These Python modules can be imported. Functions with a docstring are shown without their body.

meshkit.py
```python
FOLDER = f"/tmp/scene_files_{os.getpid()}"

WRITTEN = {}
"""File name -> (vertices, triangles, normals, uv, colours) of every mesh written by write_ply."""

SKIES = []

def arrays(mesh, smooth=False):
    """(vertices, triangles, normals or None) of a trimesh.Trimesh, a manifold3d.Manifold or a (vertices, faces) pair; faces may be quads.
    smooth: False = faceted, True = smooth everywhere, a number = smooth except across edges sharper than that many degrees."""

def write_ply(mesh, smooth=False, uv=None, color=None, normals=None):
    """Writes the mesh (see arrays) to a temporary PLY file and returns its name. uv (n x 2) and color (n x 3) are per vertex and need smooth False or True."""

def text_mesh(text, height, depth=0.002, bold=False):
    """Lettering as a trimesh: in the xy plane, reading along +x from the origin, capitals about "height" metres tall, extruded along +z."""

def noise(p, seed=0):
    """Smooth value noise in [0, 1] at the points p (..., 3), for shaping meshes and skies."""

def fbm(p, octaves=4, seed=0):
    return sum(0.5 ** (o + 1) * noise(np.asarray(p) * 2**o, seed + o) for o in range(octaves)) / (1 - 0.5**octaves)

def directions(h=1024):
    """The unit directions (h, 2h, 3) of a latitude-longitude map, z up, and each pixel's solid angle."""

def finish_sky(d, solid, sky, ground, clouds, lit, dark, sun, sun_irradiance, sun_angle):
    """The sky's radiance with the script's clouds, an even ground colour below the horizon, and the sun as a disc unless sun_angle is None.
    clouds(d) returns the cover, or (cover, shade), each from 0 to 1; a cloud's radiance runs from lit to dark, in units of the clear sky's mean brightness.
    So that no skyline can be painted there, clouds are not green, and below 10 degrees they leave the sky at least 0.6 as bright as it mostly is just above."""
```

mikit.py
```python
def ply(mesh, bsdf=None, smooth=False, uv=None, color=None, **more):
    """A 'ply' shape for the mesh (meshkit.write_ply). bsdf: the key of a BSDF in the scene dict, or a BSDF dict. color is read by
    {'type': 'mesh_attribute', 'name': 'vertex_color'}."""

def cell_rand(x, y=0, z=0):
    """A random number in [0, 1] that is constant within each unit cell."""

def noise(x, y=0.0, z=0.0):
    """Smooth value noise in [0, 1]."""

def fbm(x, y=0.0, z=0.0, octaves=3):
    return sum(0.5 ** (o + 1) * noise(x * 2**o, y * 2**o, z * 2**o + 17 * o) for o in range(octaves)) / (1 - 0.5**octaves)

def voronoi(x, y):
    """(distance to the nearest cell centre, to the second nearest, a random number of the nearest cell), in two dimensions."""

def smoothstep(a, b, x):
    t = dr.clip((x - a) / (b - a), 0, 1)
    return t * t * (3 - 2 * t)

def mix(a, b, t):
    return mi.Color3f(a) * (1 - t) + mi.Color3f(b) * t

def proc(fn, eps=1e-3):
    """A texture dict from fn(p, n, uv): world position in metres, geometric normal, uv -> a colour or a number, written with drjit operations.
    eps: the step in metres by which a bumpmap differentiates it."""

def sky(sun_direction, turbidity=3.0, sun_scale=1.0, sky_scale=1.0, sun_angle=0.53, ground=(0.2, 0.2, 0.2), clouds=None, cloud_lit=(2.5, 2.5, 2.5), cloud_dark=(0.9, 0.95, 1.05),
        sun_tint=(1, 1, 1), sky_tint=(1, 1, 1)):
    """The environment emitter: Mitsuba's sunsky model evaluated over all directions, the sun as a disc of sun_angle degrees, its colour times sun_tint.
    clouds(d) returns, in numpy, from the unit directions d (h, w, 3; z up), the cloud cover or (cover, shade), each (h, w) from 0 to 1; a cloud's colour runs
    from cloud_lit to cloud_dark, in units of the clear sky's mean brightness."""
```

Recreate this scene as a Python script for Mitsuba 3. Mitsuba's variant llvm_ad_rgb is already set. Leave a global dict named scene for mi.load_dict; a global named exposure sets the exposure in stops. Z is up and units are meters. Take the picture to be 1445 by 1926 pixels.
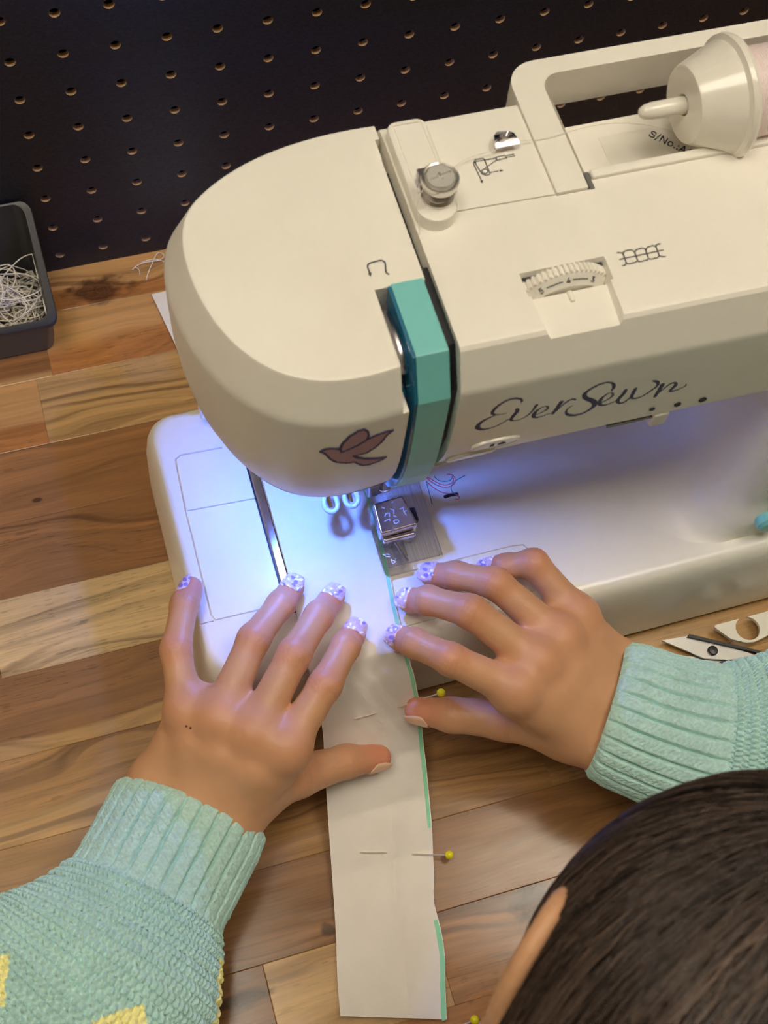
import math
import numpy as np, trimesh, mitsuba as mi, drjit as dr
import manifold3d as m3
import shapely
from shapely.geometry import Polygon, LineString, Point, MultiPoint
from shapely.ops import unary_union
import mikit, meshkit
from mikit import proc, noise, fbm, voronoi, cell_rand, smoothstep, mix

scene, labels = {}, {}
rng = np.random.default_rng(7)
A = np.array
T4 = mi.ScalarTransform4f

# ---------------------------------------------------------------- camera, light, exposure
scene['camera'] = {'type': 'thinlens', 'fov': 33.1624, 'fov_axis': 'x', 'near_clip': 0.02, 'far_clip': 50.0,
                   'aperture_radius': 0.0012, 'focus_distance': 0.63,
                   'to_world': T4([[-0.956985, 0.227281, 0.180344, 0.011099], [0.281792, 0.876113, 0.391178, -0.481405], [-0.069094, 0.425171, -0.902472, 0.645438], [0.0, 0.0, 0.0, 1.0]])}
exposure = 0.1
LAMP_CEILING = [9.3, 8.4, 6.8]      # warm white ceiling panels
LAMP_LED = [72.0, 180.0, 820.0]      # cold white sewing light


def lin(r, g, b):
    return [((c / 255 + 0.055) / 1.055) ** 2.4 if c > 10 else c / 255 / 12.92 for c in (r, g, b)]


def C(r, g, b):
    return {'type': 'rgb', 'value': lin(r, g, b)}


def pr(color, rough=0.5, spec=0.5, metal=0.0, **k):
    c = C(*color) if isinstance(color, tuple) else color
    return {'type': 'twosided', 'b': {'type': 'principled', 'base_color': c, 'roughness': rough, 'specular': spec, 'metallic': metal, **k}}


# ---------------------------------------------------------------- materials
WOOD_TONES = [(158, 111, 69), (188, 149, 100), (132, 89, 54), (172, 115, 65), (142, 100, 62), (206, 175, 128), (112, 77, 50), (164, 123, 79)]
KNOTS = [((0.0168, -0.0194, 0), .022, .009), ((0.0513, -0.4076, 0), .004, .0035), ((0.1528, -0.4236, 0), .014, .012), ((-0.0416, -0.1469, 0), .003, .0015), ((0.0044, -0.4265, 0), .014, .004)]


def wood(p, n, uv):
    tone = dr.floor(uv.x / 4)
    num = dr.floor(uv.y / 2)
    u, v = uv.x - 4 * tone, uv.y - 2 * num
    base = mi.Color3f(0)
    for i, c in enumerate(WOOD_TONES):
        base = dr.select(dr.abs(tone - i) < .5, mi.Color3f(lin(*c)), base)
    warp = fbm(u * 9 + num * 3.1, v * 30, num, 3) * .03
    g = fbm(u * 7 + num * 5.7, (v + warp) * 260, num * 1.3, 4)
    g2 = fbm(u * 2.2 + num, (v + warp * 1.6) * 60, num * 2.1, 3)
    fine = noise(u * 60, v * 2600, num)
    pores = smoothstep(.74, .9, noise(u * 130 + num, (v + warp * .3) * 1500, num * 7)) * smoothstep(.42, .6, g2)
    k = .49 + .76 * g + .6 * (g2 - .5) + .16 * (fine - .5) - .25 * pores
    col = base * dr.clip(k, .25, 1.5)
    sap = smoothstep(.63, .70, noise(u * 1.1 + num * 3.3, (v + warp * .6) * 34 + num * 5.1, num * 1.9))
    col = mix(col, mi.Color3f(lin(214, 176, 120)) * (.55 + .75 * g), .42 * sap)
    fib = smoothstep(.56, .74, fbm(u * 5 + num * 2.9, (v + warp * 1.3) * 330, num * 4.7, 3)) * smoothstep(.38, .62, fbm(u * 3 + num, v * 45, num * 6.1, 2))
    col = mix(col, mi.Color3f(lin(88, 52, 28)), .5 * fib)
    streak = smoothstep(.6, .74, fbm(u * 3.3 + num * 9.2, (v + warp * 2) * 95, num * 3.7, 3))
    col = mix(col, mi.Color3f(lin(92, 56, 32)) * k, .55 * streak)
    for (c, rx, ry) in KNOTS:
        dx, dy = (p.x - c[0]) / rx, (p.y - c[1]) / ry
        r = dr.sqrt(dx * dx + dy * dy) + .9 * (fbm(p.x * 160, p.y * 260, 1, 3) - .5)
        ring = .75 + .25 * dr.sin(r * 22)
        col = mix(col, mi.Color3f(lin(78, 46, 30)) * ring * k, .85 * (1 - smoothstep(.45, 1.15, r)))
    return col


def wood_rough(p, n, uv):
    return .13 + .12 * fbm(p.x * 40, p.y * 160, 0, 3)


scene['wood'] = {'type': 'twosided', 'b': {'type': 'principled', 'base_color': proc(wood), 'roughness': proc(wood_rough), 'specular': .5}}


def board(p, n, uv):
    return mix(lin(24, 25, 35), lin(36, 38, 50), noise(p.x * 900, p.y * 900, p.z * 900) * .6 + .4 * fbm(p.x * 12, p.z * 12, 3, 3))


scene['board_black'] = {'type': 'twosided', 'b': {'type': 'principled', 'base_color': proc(board), 'roughness': .42, 'specular': .35}}
scene['board_core'] = pr((188, 156, 120), .85, .2)
scene['board_back'] = pr((62, 48, 38), .9, .1)


def plastic(p, n, uv):
    return mix(lin(228, 224, 214), lin(236, 233, 225), fbm(p.x * 30, p.y * 30, p.z * 30, 3))


scene['white_plastic'] = {'type': 'twosided', 'b': {'type': 'principled', 'base_color': proc(plastic), 'roughness': .38, 'specular': .45}}
scene['gloss_plastic'] = pr((228, 224, 214), .16, .5)
scene['bed_plastic'] = {'type': 'twosided', 'b': {'type': 'principled', 'base_color': proc(plastic), 'roughness': .26, 'specular': .5}}
scene['grey_plastic'] = pr((104, 104, 102), .45)
scene['dark_gap'] = pr((26, 26, 32), .5)
scene['turquoise'] = pr((120, 194, 194), .33, .5)
scene['teal_gloss'] = pr((30, 104, 138), .08, .6, clearcoat=.6)
scene['chrome'] = {'type': 'twosided', 'b': {'type': 'roughconductor', 'material': 'Cr', 'alpha': .08}}
scene['steel'] = {'type': 'twosided', 'b': {'type': 'principled', 'base_color': C(176, 174, 172), 'metallic': 1.0, 'roughness': .3}}


def plate_steel(p, n, uv):
    return mix(lin(186, 186, 190), lin(214, 214, 216), noise(p.x * 2500, p.y * 90, 0))


scene['brushed'] = {'type': 'twosided', 'b': {'type': 'principled', 'base_color': proc(plate_steel), 'metallic': .45, 'roughness': .42}}
scene['ink'] = pr((38, 38, 48), .55, .3)
scene['grey_ink'] = pr((84, 80, 78), .6, .3)
scene['red_ink'] = pr((222, 110, 116), .6, .3)
scene['teal_ink'] = pr((90, 150, 170), .6, .3)
scene['emblem_brown'] = pr((166, 128, 136), .5, .3)
scene['emblem_navy'] = pr((52, 46, 84), .5, .3)
scene['clear'] = {'type': 'dielectric', 'int_ior': 1.45}
scene['film'] = {'type': 'thindielectric', 'int_ior': 1.4}


def cloth(p, n, uv):
    w = .5 + .25 * dr.sin(p.x * 9000) + .25 * dr.sin(p.y * 9000)
    return mix(lin(214, 206, 198), lin(232, 226, 220), .3 * w + .7 * fbm(p.x * 45, p.y * 45, p.z * 45, 3))


def cloth_bump(p, n, uv):
    return fbm(p.x * 55, p.y * 40, p.z * 40, 3) * .0016 + noise(p.x * 1500, p.y * 1500, 0) * .00008


scene['cloth'] = {'type': 'twosided', 'b': {'type': 'bumpmap', 't': proc(cloth_bump, 5e-4), 'b': {'type': 'principled', 'base_color': proc(cloth), 'roughness': .5, 'specular': .3, 'sheen': .3}}}
scene['green_cloth'] = pr((146, 214, 176), .7, .2)
scene['yellow_glass'] = pr((226, 214, 28), .12, .5)
scene['tray_black'] = pr((52, 52, 56), .35, .5)
scene['thread_white'] = pr((226, 220, 208), .5, .4)
scene['thread_pink'] = pr((226, 210, 210), .35, .5)
scene['snip_black'] = pr((36, 34, 36), .35)
scene['disc_steel'] = pr((214, 212, 208), .16, .5, .85)
scene['screw_steel'] = pr((212, 210, 204), .4, .5, .55)
scene['pale_plastic'] = pr((196, 206, 226), .08, .6, clearcoat=.8)
scene['pin_steel'] = pr((226, 220, 210), .22, .5, .55)
scene['foil'] = {'type': 'twosided', 'b': {'type': 'roughconductor', 'material': 'Ag', 'alpha': .18}}
scene['led'] = pr((235, 240, 250), .3)
scene['paint'] = pr((226, 220, 208), .8, .2)
scene['wall_beige'] = pr((150, 140, 126), .8, .2)
scene['floor_grey'] = pr((120, 112, 104), .7, .3)

# ---------------------------------------------------------------- helpers


def put(key, mesh, bsdf, smooth=False, label=None, category=None, group=None, kind=None, uv=None, color=None, **more):
    scene[key] = mikit.ply(mesh, bsdf, smooth=smooth, uv=uv, color=color, **more)
    tag(key, label, category, group, kind)


def tag(key, label=None, category=None, group=None, kind=None):
    d = {k: v for k, v in (('label', label), ('category', category), ('group', group), ('kind', kind)) if v}
    if d:
        labels[key] = d


def num(base, i):
    return base if i == 0 else f'{base}_{i:03d}'


def box(x0, x1, y0, y1, z0, z1):
    m = trimesh.creation.box((x1 - x0, y1 - y0, z1 - z0))
    m.apply_translation(((x0 + x1) / 2, (y0 + y1) / 2, (z0 + z1) / 2))
    return m


def man(m):
    return m3.Manifold(m3.Mesh(np.asarray(m.vertices, np.float32), np.asarray(m.faces, np.uint32)))


def tri(m):
    q = m.to_mesh()
    return trimesh.Trimesh(A(q.vert_properties[:, :3], float), A(q.tri_verts), process=False)


def cat(*ms):
    return trimesh.util.concatenate(list(ms))


def rbox(x0, x1, y0, y1, z0, z1, r, seg=8):
    s = m3.Manifold.sphere(r, seg * 2)
    return tri(m3.Manifold.batch_hull([s.translate((x, y, z)) for x in (x0 + r, x1 - r) for y in (y0 + r, y1 - r) for z in (z0 + r, z1 - r)]))


def loft(rings):
    """Closed mesh through rings of equal point count, capped at both ends."""
    rings = [A(r, float) for r in rings]
    n = len(rings[0])
    v = np.vstack(rings + [rings[0].mean(0)[None], rings[-1].mean(0)[None]])
    f = []
    i = np.arange(n)
    j = (i + 1) % n
    for k in range(len(rings) - 1):
        a, b = k * n, (k + 1) * n
        f += [np.stack([a + i, a + j, b + j], 1), np.stack([a + i, b + j, b + i], 1)]
    c0, c1 = len(rings) * n, len(rings) * n + 1
    f += [np.stack([i * 0 + c0, j, i], 1), np.stack([i * 0 + c1, (len(rings) - 1) * n + i, (len(rings) - 1) * n + j], 1)]
    m = trimesh.Trimesh(v, np.vstack(f), process=False)
    if m.volume < 0:
        m.invert()
    return m


def rrect(x0, x1, y0, y1, r, n=8):
    """Rounded rectangle, counter-clockwise; r may be four radii (from the +x +y corner on)."""
    r = [r] * 4 if np.isscalar(r) else r
    out = []
    for k, (cx, cy, sx, sy) in enumerate(((x1, y1, -1, -1), (x0, y1, 1, -1), (x0, y0, 1, 1), (x1, y0, -1, 1))):
        a = np.radians(90 * k + np.linspace(0, 90, n))
        out.append(np.stack([cx + sx * r[k] + r[k] * np.cos(a), cy + sy * r[k] + r[k] * np.sin(a)], 1))
    return np.vstack(out)


def at_z(p, z):
    return np.hstack([p, np.full((len(p), 1), z)])


def tube(points, radius, sides=8, closed=False):
    p = A(points, float)
    r = np.broadcast_to(A(radius, float), (len(p),))
    t = np.gradient(p, axis=0)
    if closed:
        t = np.roll(p, -1, 0) - np.roll(p, 1, 0)
    t /= np.linalg.norm(t, axis=1, keepdims=True) + 1e-12
    ref = A([0, 0, 1.0])
    a = np.zeros_like(p)
    prev = None
    for k in range(len(p)):
        q = prev if prev is not None else (ref if abs(t[k] @ ref) < .9 else A([1.0, 0, 0]))
        q = q - (q @ t[k]) * t[k]
        q /= np.linalg.norm(q) + 1e-12
        a[k] = prev = q
    b = np.cross(t, a)
    ang = np.arange(sides) * 2 * np.pi / sides
    rings = [p[k] + r[k] * (np.cos(ang)[:, None] * a[k] + np.sin(ang)[:, None] * b[k]) for k in range(len(p))]
    return loft(rings)


def spline(points, n=40):
    from scipy.interpolate import CubicSpline
    p = A(points, float)
    s = np.r_[0, np.cumsum(np.linalg.norm(np.diff(p, axis=0), axis=1))]
    return CubicSpline(s, p)(np.linspace(0, s[-1], n))


def lathe(profile, origin, axis, n=40):
    """profile: (distance along axis, radius) pairs."""
    axis = A(axis, float) / np.linalg.norm(axis)
    a = np.cross(axis, [0, 0, 1.0] if abs(axis[2]) < .9 else [1.0, 0, 0])
    a /= np.linalg.norm(a)
    b = np.cross(axis, a)
    ang = np.arange(n) * 2 * np.pi / n
    ring = np.cos(ang)[:, None] * a + np.sin(ang)[:, None] * b
    return loft([A(origin) + h * axis + max(r, 1e-5) * ring for h, r in profile])


def flat2d(shape, depth):
    shape = shape.buffer(0)
    return cat(*[trimesh.creation.extrude_polygon(g, depth, engine='earcut') for g in getattr(shape, 'geoms', [shape]) if g.area > 1e-12])


def strokes2d(strokes, width=None, smooth=True):
    """Pen strokes in a plane; each point (a, b[, width])."""
    parts = []
    for s in strokes:
        s = A([(*q[:2], q[2] if len(q) > 2 else width) for q in s], float)
        if smooth and len(s) > 2:
            s = spline(s, 10 * len(s))
        for q0, q1 in zip(s[:-1], s[1:]):
            parts.append(unary_union([Point(q0[:2]).buffer(max(q0[2], 1e-4) / 2, 4), Point(q1[:2]).buffer(max(q1[2], 1e-4) / 2, 4)]).convex_hull)
    return unary_union(parts).simplify(2e-5)


def on_top(mesh, z):
    mesh = mesh.copy()
    mesh.apply_translation((0, 0, z - .0001))
    return mesh


def on_front(mesh, y):
    """The mesh's (x, y, depth) to world (x, y0 - depth, z)."""
    v = mesh.vertices
    y0 = y(v[:, 0], v[:, 1]) if callable(y) else y
    m = trimesh.Trimesh(np.stack([v[:, 0], y0 + .0001 - v[:, 2], v[:, 1]], 1), mesh.faces, process=False)
    m.fix_normals()
    return m


def surface_nets(val, origin, h):
    """Smooth mesh of the zero level (negative inside) of a sampled field."""
    val = np.pad(val, 1, constant_values=float(h))
    origin = np.asarray(origin) - h
    s = val < 0
    nx, ny, nz = val.shape
    acc = np.zeros((nx - 1, ny - 1, nz - 1, 3), np.float32)
    cnt = np.zeros((nx - 1, ny - 1, nz - 1), np.float32)
    sl = lambda o, n: slice(o, n - 1 + o)
    for ax in range(3):
        o1, o2 = [a for a in range(3) if a != ax]
        for d1 in (0, 1):
            for d2 in (0, 1):
                off = [0, 0, 0]
                off[o1], off[o2] = d1, d2
                hi = list(off)
                hi[ax] = 1
                va = val[sl(off[0], nx), sl(off[1], ny), sl(off[2], nz)]
                vb = val[sl(hi[0], nx), sl(hi[1], ny), sl(hi[2], nz)]
                c = (va < 0) != (vb < 0)
                t = np.where(c, va / np.where(c, va - vb, 1), 0)
                cnt += c
                acc[..., o1] += c * d1
                acc[..., o2] += c * d2
                acc[..., ax] += t
    on = cnt > 0
    ids = np.full(cnt.shape, -1)
    ids[on] = np.arange(on.sum())
    cells = np.argwhere(on)
    v = (cells + acc[on] / cnt[on][:, None]) * h + origin
    faces = []
    for ax in range(3):
        o1, o2 = [(1, 2), (2, 0), (0, 1)][ax]
        lo = [slice(1, n - 1) for n in val.shape]
        lo[ax] = slice(0, val.shape[ax] - 1)
        hi = list(lo)
        hi[ax] = slice(1, val.shape[ax])
        a, b = s[tuple(lo)], s[tuple(hi)]
        e = np.argwhere(a != b)
        flip = a[a != b]
        e = e + A([0 if k == ax else 1 for k in range(3)])
        q = []
        for d1, d2 in ((1, 1), (0, 1), (0, 0), (1, 0)):
            w = e.copy()
            w[:, o1] -= d1
            w[:, o2] -= d2
            q.append(ids[w[:, 0], w[:, 1], w[:, 2]])
        q = np.stack(q, 1)
        q[~flip] = q[~flip][:, ::-1]
        faces += [q[:, [0, 1, 2]], q[:, [0, 2, 3]]]
    m = trimesh.Trimesh(v, np.vstack(faces), process=False)
    if m.volume < 0:
        m.invert()
    return m


def taubin(m, iterations=8, lamb=.5, nu=.53):
    from scipy.sparse import coo_matrix
    e = np.unique(np.sort(np.vstack([m.faces[:, [0, 1]], m.faces[:, [1, 2]], m.faces[:, [2, 0]]]), 1), axis=0)
    n = len(m.vertices)
    W = coo_matrix((np.ones(2 * len(e)), (np.r_[e[:, 0], e[:, 1]], np.r_[e[:, 1], e[:, 0]])), shape=(n, n)).tocsr()
    deg = np.maximum(A(W.sum(1)).ravel(), 1)[:, None]
    v = A(m.vertices)
    for _ in range(iterations):
        v = v + lamb * (W @ v / deg - v)
        v = v - nu * (W @ v / deg - v)
    m.vertices = v


def cone_sdf(P, a, b, ra, rb):
    a, b = A(a, np.float32), A(b, np.float32)
    d = b - a
    t = np.clip(((P - a) @ d) / (d @ d + 1e-12), 0, 1)
    return np.linalg.norm(P - a - t[..., None] * d, axis=-1) - (ra + (rb - ra) * t)


def smin(a, b, k):
    h = np.clip(.5 + .5 * (b - a) / k, 0, 1)
    return b + (a - b) * h - k * h * (1 - h)


def grid(lo, hi, h):
    ax = [np.arange(l, u + h, h, dtype=np.float32) for l, u in zip(lo, hi)]
    return np.stack(np.meshgrid(*ax, indexing='ij'), -1)


# ---------------------------------------------------------------- the room
RX0, RX1, RY0, RY1, RZ0, RZ1 = -1.7, 2.3, -2.7, 0.03, -0.74, 1.86
for nm, b, m in (('wall_back', (RX0, RX1, RY1, RY1 + .1, RZ0, RZ1), 'paint'), ('wall_front', (RX0, RX1, RY0 - .1, RY0, RZ0, RZ1), 'wall_beige'),
                 ('wall_left', (RX0 - .1, RX0, RY0 - .1, RY1 + .1, RZ0, RZ1), 'paint'), ('wall_right', (RX1, RX1 + .1, RY0 - .1, RY1 + .1, RZ0, RZ1), 'paint'),
                 ('floor', (RX0 - .1, RX1 + .1, RY0 - .1, RY1 + .1, RZ0 - .1, RZ0), 'floor_grey'), ('ceiling', (RX0 - .1, RX1 + .1, RY0 - .1, RY1 + .1, RZ1, RZ1 + .1), 'paint')):
    put(nm, box(*b), m, kind='structure')
for i, (x, y, tx) in enumerate(((-.30, -.40, 'above the left end of the worktop'), (.75, -.40, 'above the right end of the worktop'))):
    k = num('ceiling_light', i)
    tag(k, 'square white ceiling light panel ' + tx, 'ceiling light', 'ceiling light panels')
    w = .3
    fr = m3.Manifold.cube((2 * w + .04, 2 * w + .04, .03), True) - m3.Manifold.cube((2 * w, 2 * w, .2), True)
    f = tri(fr)
    f.apply_translation((x, y, RZ1 - .0155))
    put(k + '__frame', f, 'gloss_plastic')
    put(k + '__diffuser', box(x - w, x + w, y - w, y + w, RZ1 - .02, RZ1 - .002), 'led', emitter={'type': 'area', 'radiance': {'type': 'rgb', 'value': LAMP_CEILING}})

# ---------------------------------------------------------------- worktop of joined staves
tag('worktop', 'oiled butcher block worktop of joined brown wooden staves under the sewing machine', 'worktop')
put('worktop__underlay', box(-.9, 1.3, -.5424, .0055, -.036, -.0012), 'snip_black')
ROWS = [.0055, -.0286, -.0714, -.114, -.157, -.2, -.2428, -.2856, -.3284, -.3712, -.414, -.4568, -.4996, -.5424]
# joints that show: row -> [(x of the joint, tone to its right)], the first one also gives the tone at the far left
SHOW = {0: [(-.9, 2), (-.12, 3), (.33, 0)], 1: [(-.9, 0), (-.0195, 3), (.29, 1)], 2: [(-.9, 3), (-.029, 1), (.36, 4)], 3: [(-.9, 1), (-.15, 0), (.27, 7)],
        4: [(-.9, 7), (-.11, 0), (.33, 3)], 5: [(-.9, 2), (-.0765, 5), (.22, 0)], 6: [(-.9, 3), (-.14, 4), (.16, 1), (.5, 0)], 7: [(-.9, 2), (-.13, 7), (.24, 1)],
        8: [(-.9, 0), (-.115, 7), (.18, 7), (.46, 3)], 9: [(-.9, 4), (-.16, 4), (.1, 4), (.4, 0)], 10: [(-.9, 3), (-.2, 2), (.0175, 1), (.1, 0), (.42, 4)],
        11: [(-.9, 0), (-.1, 0), (.2, 3)], 12: [(-.9, 1), (.05, 4), (.4, 0)], 13: [(-.9, 7), (-.2, 3), (.25, 0)], 14: [(-.9, 4), (.1, 1), (.5, 7)]}
st = 0
for r in range(len(ROWS) - 1):
    cuts = list(SHOW[r])
    x = cuts[-1][0]
    while True:
        x += rng.uniform(.3, .5)
        if x > 1.15:
            break
        cuts.append((x, int(rng.integers(0, 8))))
    xs = [c[0] for c in cuts] + [1.3]
    for (x0, tone), x1 in zip(cuts, xs[1:]):
        y0, y1, g, e = ROWS[r + 1], ROWS[r], .00003, .00028
        low, high = rrect(x0 + g, x1 - g, y0 + g, y1 - g, .0002, 2), rrect(x0 + g + e, x1 - g - e, y0 + g + e, y1 - g - e, .0002, 2)
        m = loft([at_z(low, -.0012), at_z(low, -.00012), at_z(high, 0)])
        uv = np.stack([m.vertices[:, 0] + 1.5 + 4 * tone, m.vertices[:, 1] + .9 + 2 * st], 1)
        put(num('worktop__stave', st), m, 'wood', uv=uv)
        st += 1
for i, (x, y) in enumerate(((-.85, -.50), (1.25, -.50), (-.85, -.05), (1.25, -.05))):
    put(num('worktop__leg', i), rbox(x - .03, x + .03, y - .03, y + .03, RZ0, -.036, .004), 'snip_black')

# ---------------------------------------------------------------- pegboard
P = .0254
HOLE_R, TH = .0027, .0034
cx, cz = np.arange(-5, 34) * P, .0141 + np.arange(0, 26) * P
N = 24
ang = np.arange(N) * 2 * np.pi / N + np.pi / 4
circ = np.stack([np.cos(ang), np.sin(ang)], 1) * HOLE_R
sq = np.stack([np.cos(ang), np.sin(ang)], 1)
sq = sq / np.abs(sq).max(1, keepdims=True) * P / 2
unit = np.vstack([circ, sq])
i = np.arange(N)
j = (i + 1) % N
uf = np.vstack([np.stack([i, j, N + j], 1), np.stack([i, N + j, N + i], 1)])
cc = A([(a, b) for a in cx for b in cz])
v2 = (cc[:, None] + unit[None]).reshape(-1, 2)
f2 = (uf[None] + (np.arange(len(cc)) * 2 * N)[:, None, None]).reshape(-1, 3)
front = trimesh.Trimesh(np.stack([v2[:, 0], v2[:, 0] * 0, v2[:, 1]], 1), f2, process=False)
back = trimesh.Trimesh(front.vertices + [0, TH, 0], f2[:, ::-1], process=False)
X0, X1, Z0, Z1 = cx[0] - P / 2, cx[-1] + P / 2, cz[0] - P / 2, cz[-1] + P / 2
tag('pegboard', 'black pegboard with rows of round holes standing behind the sewing machine', 'pegboard')
rim = [box(X0 - .004, X0, 0, TH, .0004, Z1 + .004), box(X1, X1 + .004, 0, TH, .0004, Z1 + .004), box(X0, X1, 0, TH, Z1, Z1 + .004), box(X0, X1, 0, TH, .0004, Z0)]
put('pegboard__panel', cat(front, back, *rim), 'board_black')
a0 = np.stack([cc[:, None, 0] + circ[None, :, 0], np.zeros((len(cc), N)), cc[:, None, 1] + circ[None, :, 1]], -1)
a1 = a0 + [0, TH, 0]
vv = np.concatenate([a0, a1], 1).reshape(-1, 3)
tf = np.vstack([np.stack([i, N + i, N + j], 1), np.stack([i, N + j, j], 1)])
put('pegboard__hole_edges', trimesh.Trimesh(vv, (tf[None] + (np.arange(len(cc)) * 2 * N)[:, None, None]).reshape(-1, 3), process=False), 'board_core',
    label='raw tan hardboard edges inside the drilled holes', kind='stuff')
for i, b in enumerate(((X0, X1, TH, .0294, Z1 - .03, Z1 + .004), (X0, X0 + .02, TH, .0294, .0, Z1 - .03), (X1 - .02, X1, TH, .0294, .0, Z1 - .03))):
    put(num('pegboard__batten', i), box(*b), 'board_back')
put('pegboard__backing', box(X0 + .02, X1 - .02, .027, .0294, 0, Z1 - .03), 'board_back')

# ---------------------------------------------------------------- sewing machine
SM = 'sewing_machine'
TOP, BED = .265, .07
tag(SM, 'white sewing machine with turquoise thread cover standing on the wooden worktop', 'sewing machine')


def groove(x0, y0, x1, y1, z, w=.0009, d=.0016):
    L = math.hypot(x1 - x0, y1 - y0)
    return m3.Manifold.cube((L, w, 2 * d), True).rotate((0, 0, math.degrees(math.atan2(y1 - y0, x1 - x0)))).translate(((x0 + x1) / 2, (y0 + y1) / 2, z))


def grooves(pts, z, **k):
    return m3.Manifold.batch_boolean([groove(*p[:2], *q[:2], z, **k) for p, q in zip(pts[:-1], pts[1:])], m3.OpType.Add)


# bed: rounded shell, its top cut by the seams of the cover plates
BX0, BX1, BY0, BY1 = .0195, .47, -.306, -.146
rings = []
for z, o in ((.005, 0), (.02, .0005), (.045, .002), (.058, .0045), (.064, .0068), (.0675, .0092), (.0693, .0122), (BED, .016)):
    rings.append(at_z(rrect(BX0 + o * .55, BX1 - o, BY0 + o * .75, BY1 - o * .6, [.02, .012, .022, .03], 10), z))
bed = man(loft(rings))
GZ = BED
plate_l = [(0.0574, -0.1774, 0.07), (0.0365, -0.1764, 0.07), (0.0335, -0.1781, 0.07), (0.0322, -0.2073, 0.07), (0.0318, -0.2633, 0.07), (0.033, -0.2661, 0.07), (0.0651, -0.2664, 0.07)]
cut = grooves(plate_l, GZ) + grooves([(0.0322, -0.2073, 0.07), (0.0691, -0.2091, 0.07)], GZ) + grooves([(0.0241, -0.266, 0.07), (0.0322, -0.2662, 0.07)], GZ, w=.0004)
cut += grooves([(0.1195, -0.2657, 0.07), (0.1824, -0.2657, 0.07), (0.1877, -0.2665, 0.07), (0.1898, -0.2703, 0.07), (0.1898, -0.2846, 0.07), (0.1862, -0.2908, 0.07), (0.1182, -0.2925, 0.07)], GZ)
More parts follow.
